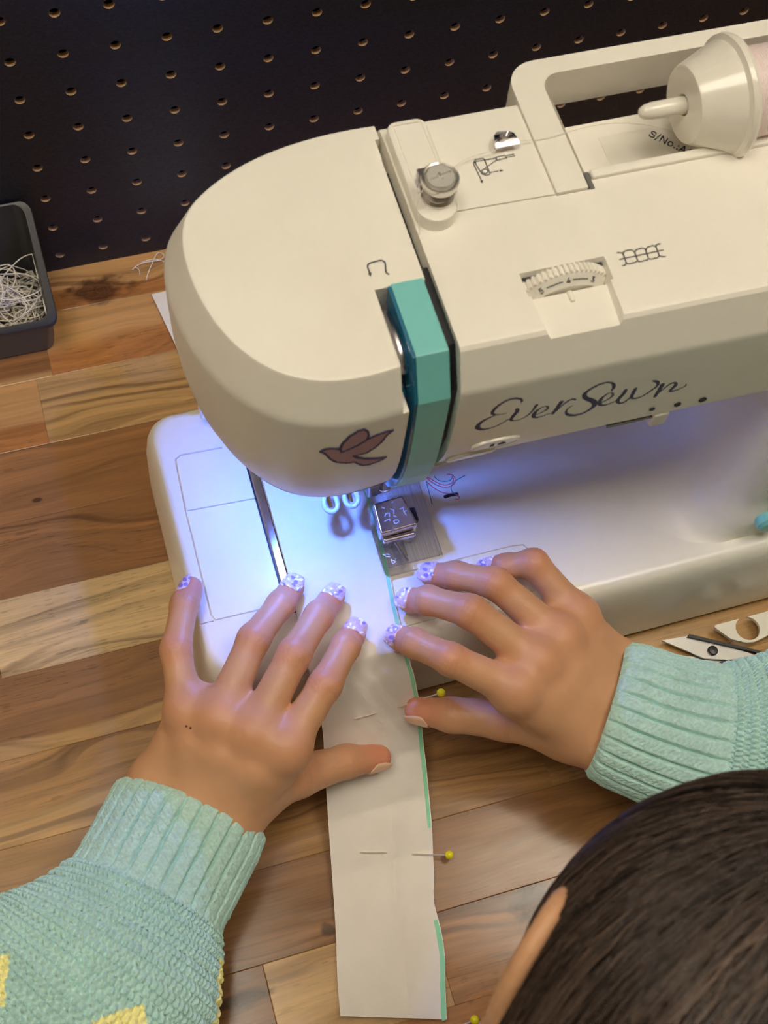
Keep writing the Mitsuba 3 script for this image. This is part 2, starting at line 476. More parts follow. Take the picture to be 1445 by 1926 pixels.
# the needle plate sits in a shallow pocket
NP = [.076, .1475, -.2615, -.165]
pocket = tri(m3.Manifold.cube((NP[1] - NP[0], NP[3] - NP[2], .01), False).translate((NP[0], NP[2], BED - .002)))
bed_mesh = tri(bed - cut - man(pocket))
put(SM + '__bed', bed_mesh, 'bed_plastic', smooth=28)
tag(SM + '__bed', 'glossy white bed with seams of the cover plates')
for i, (x, y) in enumerate(((.05, -.28), (.43, -.28), (.05, -.18), (.43, -.18))):
    put(num(SM + '__foot', i), lathe([(0, .008), (.0052, .009)], (x, y, .0), (0, 0, 1), 20), 'dark_gap', smooth=30)

# needle plate, with the feed slot, its screw dimple and the line of the slide cover
pl = loft([at_z(rrect(NP[0], NP[1], NP[2], NP[3], .0035, 6), BED - .0019), at_z(rrect(NP[0], NP[1], NP[2], NP[3], .0035, 6), BED + .0006), at_z(rrect(NP[0] + .0005, NP[1] - .0005, NP[2] + .0005, NP[3] - .0005, .003, 6), BED + .001)])
pm = man(pl) - m3.Manifold.cube((.007, .026, .01), True).translate((.127, -.245, BED)) - m3.Manifold.sphere(.0016, 20).translate((*(0.1332, -0.2503, 0.071)[:2], BED + .0016))
put(SM + '__needle_plate', tri(pm), 'brushed', smooth=25)
tag(SM + '__needle_plate', 'brushed steel plate under the presser foot')
# bright measuring rail left of the cloth
put(SM + '__measuring_rail', rbox(.0672, .0718, -.272, -.16, BED - .001, BED + .0009, .0008), 'chrome', smooth=30)
tag(SM + '__measuring_rail', 'shiny metal rail beside the cloth')
put(SM + '__rail_seam', box(.0664, .0672, -.272, -.16, BED - .001, BED + .0003), 'dark_gap')

# pillar with a concave foot that flows into the bed
rings = []
for h, fl in ((-.012, .045), (-.0003, .043), (0, .0375), (.00015, .0330), (.0005, .0285), (.0012, .0240), (.0027, .019), (.0054, .0135), (.0086, .009), (.0134, .005), (.0192, .002), (.0245, .0005), (.03, 0), (.12, 0), (.190, 0)):
    rings.append(at_z(rrect(.286 - fl, .455, -.2865 - min(fl, .004), -.155, [.012, .012, .02 + fl * .5, .02], 10), BED + h))
rings[0][:, 1] = np.clip(rings[0][:, 1], BY0 + .016, 0)
pillar = man(loft(rings))


# arm: its section drawn along x; the lower front edge climbs where the free arm opens
def arm_ring(x):
    s = float(np.clip((x - .152) / .027, 0, 1))
    s = s * s * (3 - 2 * s)
    yw = -.0022 * (x - .13) / .12
    low = A([(-.2712, .2445), (-.2716, .232), (-.2716, .216), (-.2708, .205), (-.2688, .195), (-.2655, .184), (-.2605, .173), (-.2535, .1625), (-.245, .154), (-.235, .149)])
    flat = A([(-.2712, .2445), (-.2716, .232), (-.2716, .222), (-.2714, .212), (-.2712, .204), (-.271, .199), (-.2706, .196), (-.2698, .1942), (-.2684, .1932), (-.262, .1928)])
    f = low * (1 - s) + flat * s
    zb = .149 * (1 - s) + .1928 * s
    top = A([(-.162, TOP - .0004), (-.1645, TOP), (-.26, TOP), (-.2618, TOP - .0004), (-.2632, TOP - .0016), (-.2704, .2482), (-.271, .2465)])
    back = A([(-.17, zb), (-.158, zb + .006), (-.154, zb + .016), (-.1525, .235), (-.1535, .247), (-.1608, .2632)])
    p = np.vstack([top, f, back])
    p[:, 0] = p[:, 0] + yw * (p[:, 0] < -.2)
    return np.column_stack([np.full(len(p), x), p])


xs = np.r_[.1308, np.linspace(.134, .186, 18), .2, .26, .33, .40, .455]
arm = man(loft([arm_ring(x) for x in xs]))
body = arm + pillar
# seams of the lid, well of the spool, step at the handle, dial pocket
body -= grooves([(0.1449, -0.2056, 0.265), (0.1864, -0.2068, 0.265)], TOP, w=.0005)
SPX0, SPX1 = .2008, .42
body -= m3.Manifold.cube((SPX1 - SPX0, .045, .03), False).translate((SPX0, -.2008, .2475))
body -= m3.Manifold.cube((.3, .03, .2), False).translate((SPX0, -.1632, .2))
body -= m3.Manifold.cube((.0142, .06, .02), False).translate((.1866, -.2075, .2562))
def scoop(poly, y0, y1):
    return m3.Manifold.batch_hull([m3.Manifold.cube((.0001, .0001, .0001), True).translate(p) for p in poly])
DX0, DX1 = .1612, .1946
body -= scoop([(DX0, -.2372, .2665), (DX1, -.2372, .2665), (DX0 + .0012, -.2392, .2590), (DX1 - .0012, -.2392, .2590), (DX0 + .0012, -.2476, .2590), (DX1 - .0012, -.2476, .2590), (DX0, -.2478, .2665), (DX1, -.2478, .2665)], 0, 0)
body -= scoop([(DX0 + .0006, -.246, .2665), (DX1 - .001, -.246, .2665), (DX0 + .0022, -.2465, .2624), (DX1 - .0022, -.2465, .2624), (DX0 + .0042, -.276, .2612), (DX1 - .0042, -.276, .2612), (DX0 + .0015, -.276, .2665), (DX1 - .002, -.276, .2665)], 0, 0)
body -= m3.Manifold.cube((DX1 - DX0 - .0024, .0084, .05), False).translate((DX0 + .0012, -.2476, .225))
put(SM + '__body', tri(body), 'white_plastic', smooth=24)
tag(SM + '__body', 'cream white arm and pillar')

# head: outline of the flat top, offset outwards for the crease below it and inwards towards the bottom
OUT = A([(0.1279, -0.1599, 0.265), (0.1074, -0.1605, 0.265), (0.0903, -0.1631, 0.265), (0.0793, -0.1662, 0.265), (0.0634, -0.1739, 0.265), (0.0515, -0.1848, 0.265), (0.0484, -0.1925, 0.265), (0.0472, -0.2018, 0.265), (0.0486, -0.2208, 0.265), (0.054, -0.238, 0.265), (0.0651, -0.254, 0.265), (0.078, -0.262, 0.265), (0.0942, -0.2648, 0.265), (0.1069, -0.264, 0.265), (0.1276, -0.2618, 0.265)])[:, :2]
HX = .1294
OUT[0], OUT[-1] = (HX, -.1602), (HX, -.2622)
OUT[6] = (.0480, -.1945)
o = spline(OUT, 400)
for _ in range(60):
    o[1:-1] = .5 * o[1:-1] + .25 * (o[:-2] + o[2:])
o = o[np.linspace(0, 399, 120).astype(int)]
t = np.gradient(o, axis=0)
nrm = np.stack([t[:, 1], -t[:, 0]], 1)
nrm /= np.linalg.norm(nrm, axis=1, keepdims=True)
if nrm[60] @ (o[60] - A([.11, -.21])) < 0:
    nrm = -nrm
nrm[:, 0] *= np.clip((HX - o[:, 0]) / .02, 0, 1)
w8 = np.clip((HX - o[:, 0]) / .008, 0, 1)
front_w = np.clip((-o[:, 1] - .19) / .05, 0, 1)[:, None]


def head_ring(d, z):
    p = o + nrm * d
    if d < -10e-3:
        p = o + nrm * -10e-3
        k = (-d - 10e-3) / .07
        p = p + (A([HX, -.205]) - p) * k * A([1.0, 1.0])
    p[:, 0] = np.minimum(p[:, 0], HX)
    p[[0, -1], 0] = HX
    return at_z(p, z)


D = .0088
LV = [(D - .040, .1465), (D - .030, .1482), (D - .024, .1515), (D - .0172, .158), (D - .0105, .1685), (D - .0063, .180), (D - .0028, .193), (D - .001, .206), (D - .0002, .218), (D, .232), (D, .245), (D - .0004, .2475), (D - .0012, .2492), (.0012, .2636), (.0005, .2646), (-.0006, TOP)]
head = man(loft([head_ring(d, z) for d, z in LV]))
# slot of the take-up lever and, right of it, the seat of the turquoise cover
SX0, SX1 = .1085, .1146
head -= m3.Manifold.cube((SX1 - SX0 + .014, .06, .03), False).translate((SX0, -.232 - .06, .2455))
head -= m3.Manifold.cube((SX1 - SX0 + .012 - .0005, .06, .12), False).translate((SX0 + .0025, -.232 - .06, .14))
head -= m3.Manifold.cube((.0025, .2, .2), False).translate((.1277, -.3665, .14))      # thread channel
head -= m3.Manifold.cube((.004, .057, .2), False).translate((.1274, -.2330, .25))
put(SM + '__head_cover', tri(head), 'white_plastic', smooth=24)
tag(SM + '__head_cover', 'rounded cream white end cover with a bird emblem')
put(SM + '__slot_lining', box(.1075, .1279, -.232, -.2, .15, .2500), 'dark_gap')
put(SM + '__seam_lining', box(.1274, .1309, -.2330, -.176, .25, .2560), 'dark_gap')


def front_profile(off=0.0):
    return A([(-.2318, TOP), (-.2622, TOP), (-.2708, .247), (-.2714, .23), (-.2714, .212), (-.2706, .198), (-.2684, .183), (-.2645, .169), (-.2590, .1575), (-.2530, .1520)])


fp = front_profile()
prof = Polygon(np.vstack([fp, [(-.2490, .1545), (-.2510, .163), (-.2560, .174), (-.259, .186), (-.26, .2), (-.26, .243), (-.254, .2555), (-.2318, .2555)]])).buffer(.0003, 3)
# profile is in (y, z); extrude along x
def extrude_x(poly, x0, x1):
    m = trimesh.creation.extrude_polygon(poly, x1 - x0, engine='earcut')
    v = m.vertices
    m = trimesh.Trimesh(np.stack([v[:, 2] + x0, v[:, 0], v[:, 1]], 1), m.faces, process=False)
    m.fix_normals()
    return m


put(SM + '__thread_cover', extrude_x(prof.buffer(.0004), SX1, .1266), 'turquoise', smooth=20)
tag(SM + '__thread_cover', 'turquoise strip wrapping down the front beside the thread slot')
put(SM + '__thread_cover__inner_side', extrude_x(prof.buffer(-.0002), SX1 - .0012, SX1 - .0001), 'teal_gloss')
tag(SM + '__thread_cover__inner_side', 'glossy dark teal inner side of the strip')
ar = strokes2d([[(.1222, .2585), (.1222, .2497)], [(.1212, .2518), (.1222, .2497), (.1232, .2518)]], .0005, smooth=False)
am = flat2d(ar, .0004)
v = am.vertices
k = (v[:, 1] - .247) / (TOP - .247)
am = trimesh.Trimesh(np.stack([v[:, 0], -.2712 + .0086 * k - v[:, 2], v[:, 1]], 1), am.faces, process=False)
put(SM + '__thread_cover__arrow', am, 'turquoise')
# take-up lever in the slot
put(SM + '__take_up_lever', tube(spline([(.1112, -.238, .2590), (.1114, -.246, .2600), (.1116, -.252, .2596), (.1118, -.2575, .2575), (.1119, -.2600, .2535)], 24), np.r_[np.linspace(.0010, .0019, 12), np.full(12, .0019)], 12), 'chrome', smooth=40)
tag(SM + '__take_up_lever', 'chrome lever end inside the slot')
put(SM + '__slot_screw', lathe([(0, .0045), (.002, .0045), (.003, .003)], (.1122, -.2585, .238), (-1, -.2, .1), 24), 'teal_gloss', smooth=30)
put(SM + '__channel_lining', extrude_x(Polygon([(-.225, .262), (-.2585, .262), (-.2675, .245), (-.2675, .21), (-.2655, .196), (-.2605, .181), (-.2535, .168), (-.246, .16), (-.225, .16)]), .1268, .1307), 'dark_gap')

# carrying handle folded down behind the lid
hx0, hx1 = .1868, .1992
hp = [m3.CrossSection([rrect(hx0, .44, -.2072, -.1432, [.02, .012, .0008, .02], 8)]) - m3.CrossSection([rrect(hx1, .425, -.26, -.1512, [.015, .0075, .001, .015], 8)])]
handle = []
hb = m3.Manifold.extrude(hp[0], .0098).translate((0, 0, .2566))
low = m3.CrossSection([rrect(hx0 + .0003, .44, -.1590, -.1430, [.012, .012, .001, .001], 8)]) - m3.CrossSection([rrect(hx1, .425, -.2, -.1512, [.006, .006, .001, .001], 8)])
hb += m3.Manifold.extrude(low, .0105, 0, 0, (1, 1)).translate((0, 0, .2475))
hb -= m3.Manifold.cube((.4, .03, .03), False).translate((.2015, -.2215, .25))
hm = tri(hb)
put(SM + '__handle', hm, 'white_plastic', smooth=30)
tag(SM + '__handle', 'white folding carrying handle')
put(SM + '__handle__hinge_gap', rbox(.2001, .2022, -.2078, -.1995, .2580, .2655, .0006), 'grey_plastic')
# raised lip in front of the spool well
put(SM + '__well_lip', rbox(.2022, .45, -.2036, -.1995, .2605, .2668, .0009), 'white_plastic', smooth=30)
# spool pin and cap
AX = (-1, 0, 0)
PY, PZ = -.1853, .2755
put(SM + '__spool_pin', lathe([(0, .0033), (.05, .0033), (.0575, .0033), (.0605, .0027), (.0622, .0017), (.0628, .0004)], (.2885, PY, PZ), AX, 28), 'gloss_plastic', smooth=35)
tag(SM + '__spool_pin', 'white peg through the spool')
CAP = [(0, .0195), (.0002, .0232), (.0016, .0237), (.0034, .0234), (.0040, .0222), (.0045, .0215), (.019, .0152), (.0200, .0146), (.0203, .0138), (.0203, .0042), (.018, .0040), (.0, .0040)]
put(SM + '__spool_cap', lathe([(a, r) for a, r in CAP], (.2645, PY, PZ), AX, 64), 'gloss_plastic', smooth=25)
tag(SM + '__spool_cap', 'glossy white cone cap in front of the spool')
# serial sticker: clear film with print, in the well
put(SM + '__serial_sticker', rbox(.221, .262, -.1995, -.171, .2474, .2477, .00014, 4), 'gloss_plastic')
sn = meshkit.text_mesh('S/No.:A218', .0034, .0003)
sn.apply_translation((0, -.0017, 0))
sn.apply_transform(trimesh.transformations.rotation_matrix(math.atan2(-0.0153, 0.0144), (0, 0, 1)))
sn.apply_translation((*(0.2425, -0.1737, 0.2477)[:2], .2477))
put(SM + '__serial_sticker__lettering', sn, 'ink')

# bobbin winder block with its chrome thread disc
wb = rrect(.1316, .1472, -.2128, -.1645, [.004, .004, .0076, .0076], 10)
shr = lambda d: rrect(.1316 + d, .1472 - d, -.2128 + d, -.1645 - d, [.004 - d, .004 - d, .0076 - d, .0076 - d], 10)
wm = man(loft([at_z(wb, TOP - .002), at_z(wb, TOP + .0048), at_z(shr(.0004), TOP + .0057), at_z(shr(.0012), TOP + .006)]))
ins = [(.1345, -.1672), (.1447, -.1672), (.1449, -.19), (.1372, -.1955), (.1362, -.1985), (.1344, -.1985)]
ring = Polygon(ins).buffer(.0006).difference(Polygon(ins).buffer(.0001))
for g in getattr(ring, 'geoms', [ring]):
    wm -= man(trimesh.creation.extrude_polygon(g, .001, engine='earcut')).translate((0, 0, TOP + .0055))
put(SM + '__bobbin_winder', tri(wm), 'white_plastic', smooth=28)
tag(SM + '__bobbin_winder', 'raised white block with a chrome thread disc')
SC = (.1408, -.2018)
prof_s = [(0, .0062), (.0012, .0062), (.0022, .0052), (.0034, .0052), (.004, .0064), (.0048, .0069), (.0056, .0064), (.0062, .0058), (.0068, .0064), (.0076, .0069), (.0092, .0071), (.0104, .0069), (.0108, .0064), (.0106, .0058), (.0092, .0055)]
put(SM + '__bobbin_winder__thread_disc', lathe(prof_s, (*SC, TOP + .006), (0, 0, 1), 48), 'disc_steel', smooth=30)
sm_ = m3.Manifold.cylinder(.0024, .0058, .0050, 40) - m3.Manifold.cube((.0088, .0011, .0022), True).translate((0, 0, .0022)) - m3.Manifold.cube((.0011, .0032, .0022), True).translate((0, 0, .0022))
sm_ = tri(sm_.rotate((0, 0, 14)).translate((*SC, TOP + .0149)))
put(SM + '__bobbin_winder__screw', sm_, 'screw_steel', smooth=30)
hk = box(SC[0] - .0062, SC[0] + .0004, SC[1] + .0052, SC[1] + .0078, TOP + .006, TOP + .0135)
put(SM + '__bobbin_winder__hook', hk, 'chrome')
# thread guide clip on the lid
GX, GY = .1748, -.1805
clip = Polygon([(-.0046, -.0028), (.0046, -.0028), (.0044, -.0008), (.0034, .0052), (-.0012, .0056), (-.0034, .0028), (-.0044, -.0005)])
clip = clip.difference(Point(-.0002, .0014).buffer(.0019)).difference(Polygon([(.0004, .0004), (.0028, .0012), (.0026, .0024), (.0004, .0022)]))
gm = trimesh.creation.extrude_polygon(clip.buffer(.0002), .0008, engine='earcut')
gm = gm.subdivide()
v = gm.vertices
v[:, 2] += .0009 + .0028 * np.cos(np.clip(v[:, 1] / .0055, -1, 1) * 1.5)
gm.apply_translation((GX, GY, TOP))
put(SM + '__thread_guide', gm, 'chrome')
tag(SM + '__thread_guide', 'small chrome clip on the lid')
put(SM + '__thread_guide__loop', tube([(GX + .0008, GY + .0012, TOP + .001), (GX + .0006, GY + .001, TOP + .0048), (GX + .0016, GY + .0024, TOP + .0054)], .0005, 8), 'chrome', smooth=40)

# tension dial: knurled wheel standing in its pocket, numbers on the front side
WC, WR = (.1778, .2478), .0217
a = np.linspace(0, 2 * np.pi, 784, endpoint=False)
rr = WR - .0010 * np.clip((np.abs(np.sin(a * 33)) - .70) / .12, 0, 1)
def wheel_ring(r, y):
    return np.stack([WC[0] + r * np.cos(a), np.full_like(a, y), WC[1] + r * np.sin(a)], 1)
wheel = loft([wheel_ring(rr * 0 + WR - .0035, -.2399), wheel_ring(rr - .0004, -.2399), wheel_ring(rr, -.2404), wheel_ring(rr, -.2438), wheel_ring(rr * 0 + WR - .0012, -.2441), wheel_ring(rr * 0 + WR - .0048, -.2470), wheel_ring(rr * 0 + .004, -.2471)])
put(SM + '__dial_slot', box(DX0 + .0013, DX1 - .0013, -.2475, -.2393, .2520, .2590), 'dark_gap')
put(SM + '__dial_slot_001', box(DX0 + .0010, DX1 - .0010, -.2397, -.2383, .2520, .2628), 'dark_gap')
put(SM + '__tension_dial', wheel, 'white_plastic', smooth=20)
tag(SM + '__tension_dial', 'ribbed white wheel numbered 5, 4 and 3')
nums = []
for ch, ang in (('5', 124), ('4', 92), ('3', 60)):
    tm = meshkit.text_mesh(ch, .0021, .0003)
    tm.apply_translation((-.0008, -.001, 0))
    r0 = WR - .003
    th = math.radians(ang)
    base = A([WC[0] + r0 * math.cos(th), -.2455, WC[1] + r0 * math.sin(th)])
    up = A([math.cos(th) * .0036, .0029, math.sin(th) * .0036]); up /= np.linalg.norm(up)
    sd = A([math.sin(th), 0, -math.cos(th)])
    nn = np.cross(sd, up)
    R_ = np.eye(4); R_[:3, 0], R_[:3, 1], R_[:3, 2], R_[:3, 3] = sd, up, nn, base + nn * .0001
    tm.apply_transform(R_)
    nums.append(tm)
for a0_, a1_ in ((117, 98), (86, 67)):
    th = np.radians(np.linspace(a0_, a1_, 10))
    nums.append(tube(np.stack([WC[0] + (WR - .0029) * np.cos(th), np.full(10, -.24565), WC[1] + (WR - .0029) * np.sin(th)], 1), .00022, 5))
put(SM + '__tension_dial__numbers', cat(*nums), 'ink')
put(SM + '__dial_pointer', rbox(.1766, .1786, -.2522, -.2474, .2610, .2633, .0007), 'white_plastic', smooth=30)

# prints on the lid
PW = .00042
arrow = [[(0.11538,-0.2267),(0.11539,-0.22216),(0.11523,-0.2211),(0.11441,-0.22033),(0.1125,-0.22033),(0.11004,-0.22059),(0.10918,-0.22112),(0.10883,-0.222),(0.10873,-0.22481)]]
head_a = [[(0.10811,-0.22483),(0.10963,-0.22446),(0.10879,-0.22624)]]
ap = unary_union([strokes2d(arrow, .0006), Polygon(head_a[0])])
put(SM + '__arrow_print', on_top(flat2d(ap, .0002), TOP), 'ink')
dia = [[(0.17737,-0.18508),(0.17427,-0.18502)],[(0.17022,-0.18517),(0.17,-0.1849),(0.17369,-0.18478),(0.17388,-0.18618),(0.17004,-0.18638),(0.1701,-0.18514)],[(0.17005,-0.18529),(0.16182,-0.18518)],[(0.1655,-0.19099),(0.16541,-0.19204),(0.16454,-0.19226),(0.16349,-0.19213),(0.16243,-0.19134),(0.16215,-0.19021),(0.16146,-0.18493),(0.16212,-0.18427),(0.16498,-0.18429),(0.16548,-0.18478),(0.16546,-0.19162)],[(0.16432,-0.18921),(0.1651,-0.18993),(0.16485,-0.19094),(0.16369,-0.19153),(0.1628,-0.19089),(0.1628,-0.18982),(0.16356,-0.18925),(0.16432,-0.18921)],[(0.16189,-0.18563),(0.16114,-0.18524),(0.1608,-0.18602),(0.16124,-0.19427)]]
dash = [[(0.17732,-0.18589),(0.17652,-0.18587)],[(0.17607,-0.18587),(0.17538,-0.18582)],[(0.17489,-0.18582),(0.1742,-0.18588)],[(0.16971,-0.1863),(0.16883,-0.1868)],[(0.16832,-0.18701),(0.16746,-0.18746)],[(0.16695,-0.18766),(0.1661,-0.18811)],[(0.16559,-0.18832),(0.16474,-0.18877)],[(0.16564,-0.19134),(0.16639,-0.19135)],[(0.16683,-0.19135),(0.16757,-0.19136)],[(0.16801,-0.19136),(0.1688,-0.19138)]]
heads = [[(0.16076,-0.19442),(0.1617,-0.19422),(0.16124,-0.19534)],[(0.1696,-0.19097),(0.17076,-0.19146),(0.16954,-0.19182)]]
put(SM + '__threading_print', on_top(flat2d(unary_union([strokes2d(dia, PW, False), strokes2d(dash, PW, False)] + [Polygon(h).buffer(.0001) for h in heads]), .0002), TOP), 'ink')
lat = [[(0.19977,-0.2373),(0.20091,-0.23757),(0.20174,-0.238),(0.20161,-0.24027),(0.20139,-0.24239),(0.20073,-0.2432),(0.19959,-0.24321)],[(0.19969,-0.24038),(0.20161,-0.24027),(0.20607,-0.2403),(0.21038,-0.24024),(0.21479,-0.24021),(0.21692,-0.24014)],[(0.20174,-0.238),(0.20278,-0.23722),(0.20527,-0.23723),(0.20588,-0.23796),(0.20617,-0.23849),(0.20732,-0.23773),(0.20968,-0.23742),(0.21043,-0.23807),(0.21068,-0.2387),(0.21162,-0.2376),(0.21397,-0.23735),(0.21474,-0.23794),(0.21565,-0.23729),(0.21697,-0.23725)],[(0.20622,-0.23838),(0.20607,-0.2403),(0.20593,-0.24245)],[(0.21061,-0.23811),(0.21038,-0.24024),(0.21024,-0.24262)],[(0.2149,-0.23792),(0.21479,-0.24021),(0.21463,-0.24236)],[(0.20139,-0.24239),(0.20205,-0.243),(0.20478,-0.24297),(0.20593,-0.24245),(0.20627,-0.24299),(0.20924,-0.24301),(0.2103,-0.24247),(0.21077,-0.24292),(0.21361,-0.24292),(0.21459,-0.24223),(0.21529,-0.24286),(0.21665,-0.24307)]]
put(SM + '__stitch_print', on_top(flat2d(strokes2d(lat, .0005, False), .0002), TOP), 'ink')

# lettering, dots and buttons on the front
def fy(x, z):
    return -.2715 - .0022 * (np.asarray(x) - .13) / .12
E_ = [[(0.15602,0.23261,5),(0.15584,0.23445,8),(0.15392,0.23635,7),(0.15095,0.23678,7),(0.14734,0.23451,9),(0.14525,0.23074,12),(0.14531,0.2285,10),(0.14709,0.22689,6),(0.15104,0.22658,4)],[(0.14707,0.22704,4),(0.14402,0.22541,9),(0.14111,0.22272,14),(0.14056,0.22038,16),(0.14222,0.21762,11),(0.14605,0.21693,7),(0.1499,0.21855,6),(0.15334,0.22162,4)],[(0.15508,0.22791,12),(0.15475,0.22385,14),(0.15424,0.2198,9),(0.15621,0.21879,5),(0.16004,0.22041,5),(0.16222,0.22485,8),(0.16291,0.2279,12)],[(0.16349,0.22006,5),(0.16664,0.22126,6),(0.16819,0.2237,8),(0.16708,0.22557,5),(0.16489,0.22455,7),(0.16315,0.22106,14),(0.16383,0.21819,10),(0.16695,0.2177,5),(0.17165,0.21996,4)],[(0.1732,0.22632,15),(0.17242,0.22246,14),(0.17142,0.21805,10)],[(0.17264,0.21953,4),(0.17499,0.22459,7),(0.17754,0.22672,9),(0.17908,0.22552,7)],[(0.19356,0.22696,6),(0.19367,0.2302,12),(0.19175,0.23341,8),(0.18816,0.23432,8),(0.18418,0.23217,11),(0.18207,0.22896,14),(0.18301,0.22581,16),(0.187,0.22163,19),(0.18865,0.21782,16),(0.18711,0.21447,9),(0.1837,0.21246,6),(0.17966,0.21334,10),(0.17731,0.21609,9),(0.17721,0.21942,5),(0.17892,0.22138,4)],[(0.19119,0.21846,5),(0.19378,0.22048,6),(0.19491,0.22336,8),(0.19347,0.22548,5),(0.1914,0.22399,8),(0.19036,0.21937,14),(0.19164,0.21656,10),(0.19485,0.21605,5),(0.19881,0.21879,4)],[(0.19969,0.22499,13),(0.19908,0.22079,14),(0.19863,0.21646,11),(0.20069,0.21445,6),(0.20316,0.21698,6),(0.20401,0.22433,12),(0.20386,0.22021,13),(0.2046,0.2168,9),(0.20768,0.21609,5),(0.21139,0.21963,7),(0.21349,0.2235,10),(0.2127,0.22602,12),(0.21045,0.22775,8)],[(0.21559,0.2232,15),(0.21536,0.21856,14),(0.21503,0.21417,11)],[(0.21537,0.21658,4),(0.21781,0.22036,6),(0.22025,0.2227,9),(0.22168,0.22157,11),(0.22138,0.21834,13),(0.2208,0.21605,9),(0.22348,0.21579,5),(0.2267,0.21898,4)]]
E_ = [[(x, z, w * 1.3e-4) for x, z, w in s] for s in E_]
put(SM + '__lettering', on_front(flat2d(strokes2d(E_), .00025), fy), 'emblem_navy')
tag(SM + '__lettering', 'dark blue handwritten style lettering on the front')
dots = [[(0.21692,0.20317)],[(0.2282,0.20237)],[(0.23936,0.20181)]]
put(SM + '__dot_print', on_front(cat(*[flat2d(Point(d[0]).buffer(r), .00025) for d, r in zip(dots, (.0012, .0015, .0017))]), fy), 'ink')
put(SM + '__reverse_tab', rbox(.2200, .2275, -.2728, -.2685, .1858, .1955, .0012), 'gloss_plastic', smooth=30)
put(SM + '__reverse_tab__groove', box(.2000, .2235, -.2722, -.2695, .1932, .1940), 'grey_plastic')


def front_y(z, xx=.145):
    r = arm_ring(xx)[5:18]
    k = np.argsort(r[:, 2])
    return np.interp(z, r[k, 2], r[k, 1])


for i, zc in enumerate((.2005, .1875, .1755)):
    xc = (.1512, .1437, .1375)[i]
    pts, w, hgt = [], .0105, .0050
    y0, dz = float(front_y(zc)), .002
    ty = (float(front_y(zc + dz)) - float(front_y(zc - dz))) / (2 * dz)
    up = A([0, ty, 1.0]); up /= np.linalg.norm(up)
    nn = np.cross(A([1.0, 0, 0]), up)
    a_ = np.linspace(0, 2 * np.pi, 48, endpoint=False)
    shape = lambda k, d: A([A([xc, y0, zc]) + A([1.0, 0, 0]) * (w * k * np.sign(np.cos(q)) * abs(np.cos(q)) ** .8) + up * (hgt * k * np.sign(np.sin(q)) * abs(np.sin(q)) ** .9) + nn * d for q in a_])
    put(num(SM + '__button', i), loft([shape(1, -.002), shape(1, .0006), shape(.95, .0011), shape(.86, .0013), shape(.82, .0010), shape(.1, .0010)]), 'gloss_plastic', smooth=30)
    if i == 0:
        bt = cat(*[flat2d(g, .0003) for g in ([Polygon([(.0012, -.0004), (.0044, -.0004), (.0028, .0012)]), Polygon([(.0012, -.0014), (.0044, -.0014), (.0044, -.0009), (.0012, -.0009)]), Polygon([(-.0022, -.0017), (-.0006, -.0017), (-.0006, -.0001), (-.0022, -.0001)]), Polygon([(-.0022, .0003), (-.0006, .0003), (-.0006, .0012), (-.0022, .0012)])])])
        R_ = np.eye(4); R_[:3, 0], R_[:3, 1], R_[:3, 2], R_[:3, 3] = (1, 0, 0), up, nn, A([xc, y0, zc]) + nn * .0009
        bt.apply_transform(R_)
        put(SM + '__button__symbol', bt, 'ink')

# bird emblem on the head
bird = [[(0.07869,0.22846),(0.08051,0.23055),(0.08249,0.23101),(0.08552,0.23012),(0.08638,0.22757),(0.08835,0.22872),(0.09175,0.23124),(0.09584,0.23442),(0.09902,0.23574),(0.10274,0.23632),(0.10535,0.23576),(0.10297,0.23323),(0.10147,0.22936),(0.09889,0.22592),(0.09597,0.22364),(0.09101,0.22323),(0.09225,0.22128),(0.09574,0.2187),(0.10029,0.21624),(0.10433,0.21445),(0.10182,0.21294),(0.09793,0.21234),(0.09527,0.21307),(0.09305,0.21574),(0.09191,0.21789),(0.08881,0.21813),(0.08464,0.21984),(0.08251,0.2226),(0.08035,0.22717)],[(0.08638,0.22757),(0.08567,0.2302),(0.0866,0.23459),(0.08888,0.23904),(0.0917,0.24195),(0.09389,0.24244),(0.09551,0.24011),(0.09595,0.23686),(0.09525,0.23379),(0.09176,0.23098),(0.08835,0.22872)]]
bp = [Polygon(b).buffer(0) for b in bird]
ol = unary_union([b.exterior.buffer(.00045) for b in bp])
hx = o[:, 0] + nrm[:, 0] * D
hy = o[:, 1] + nrm[:, 1] * D
fr_ = hy < -.2
ordr = np.argsort(hx[fr_])
def head_y(x, z):
    zz = [q for _, q in LV]
    dd = [q for q, _ in LV]
    return np.interp(x, hx[fr_][ordr], hy[fr_][ordr]) + (D - np.interp(z, zz, dd)) * .92
def dense(g, depth):
    m = flat2d(g, depth)
    v, f = trimesh.remesh.subdivide_to_size(m.vertices, m.faces, .0015)
    return trimesh.Trimesh(v, f, process=False)
put(SM + '__emblem', on_front(dense(unary_union(bp), .00035), head_y), 'emblem_brown')
tag(SM + '__emblem', 'brown flying bird emblem with a navy outline')
put(SM + '__emblem__outline', on_front(dense(ol, .0005), head_y), 'emblem_navy')

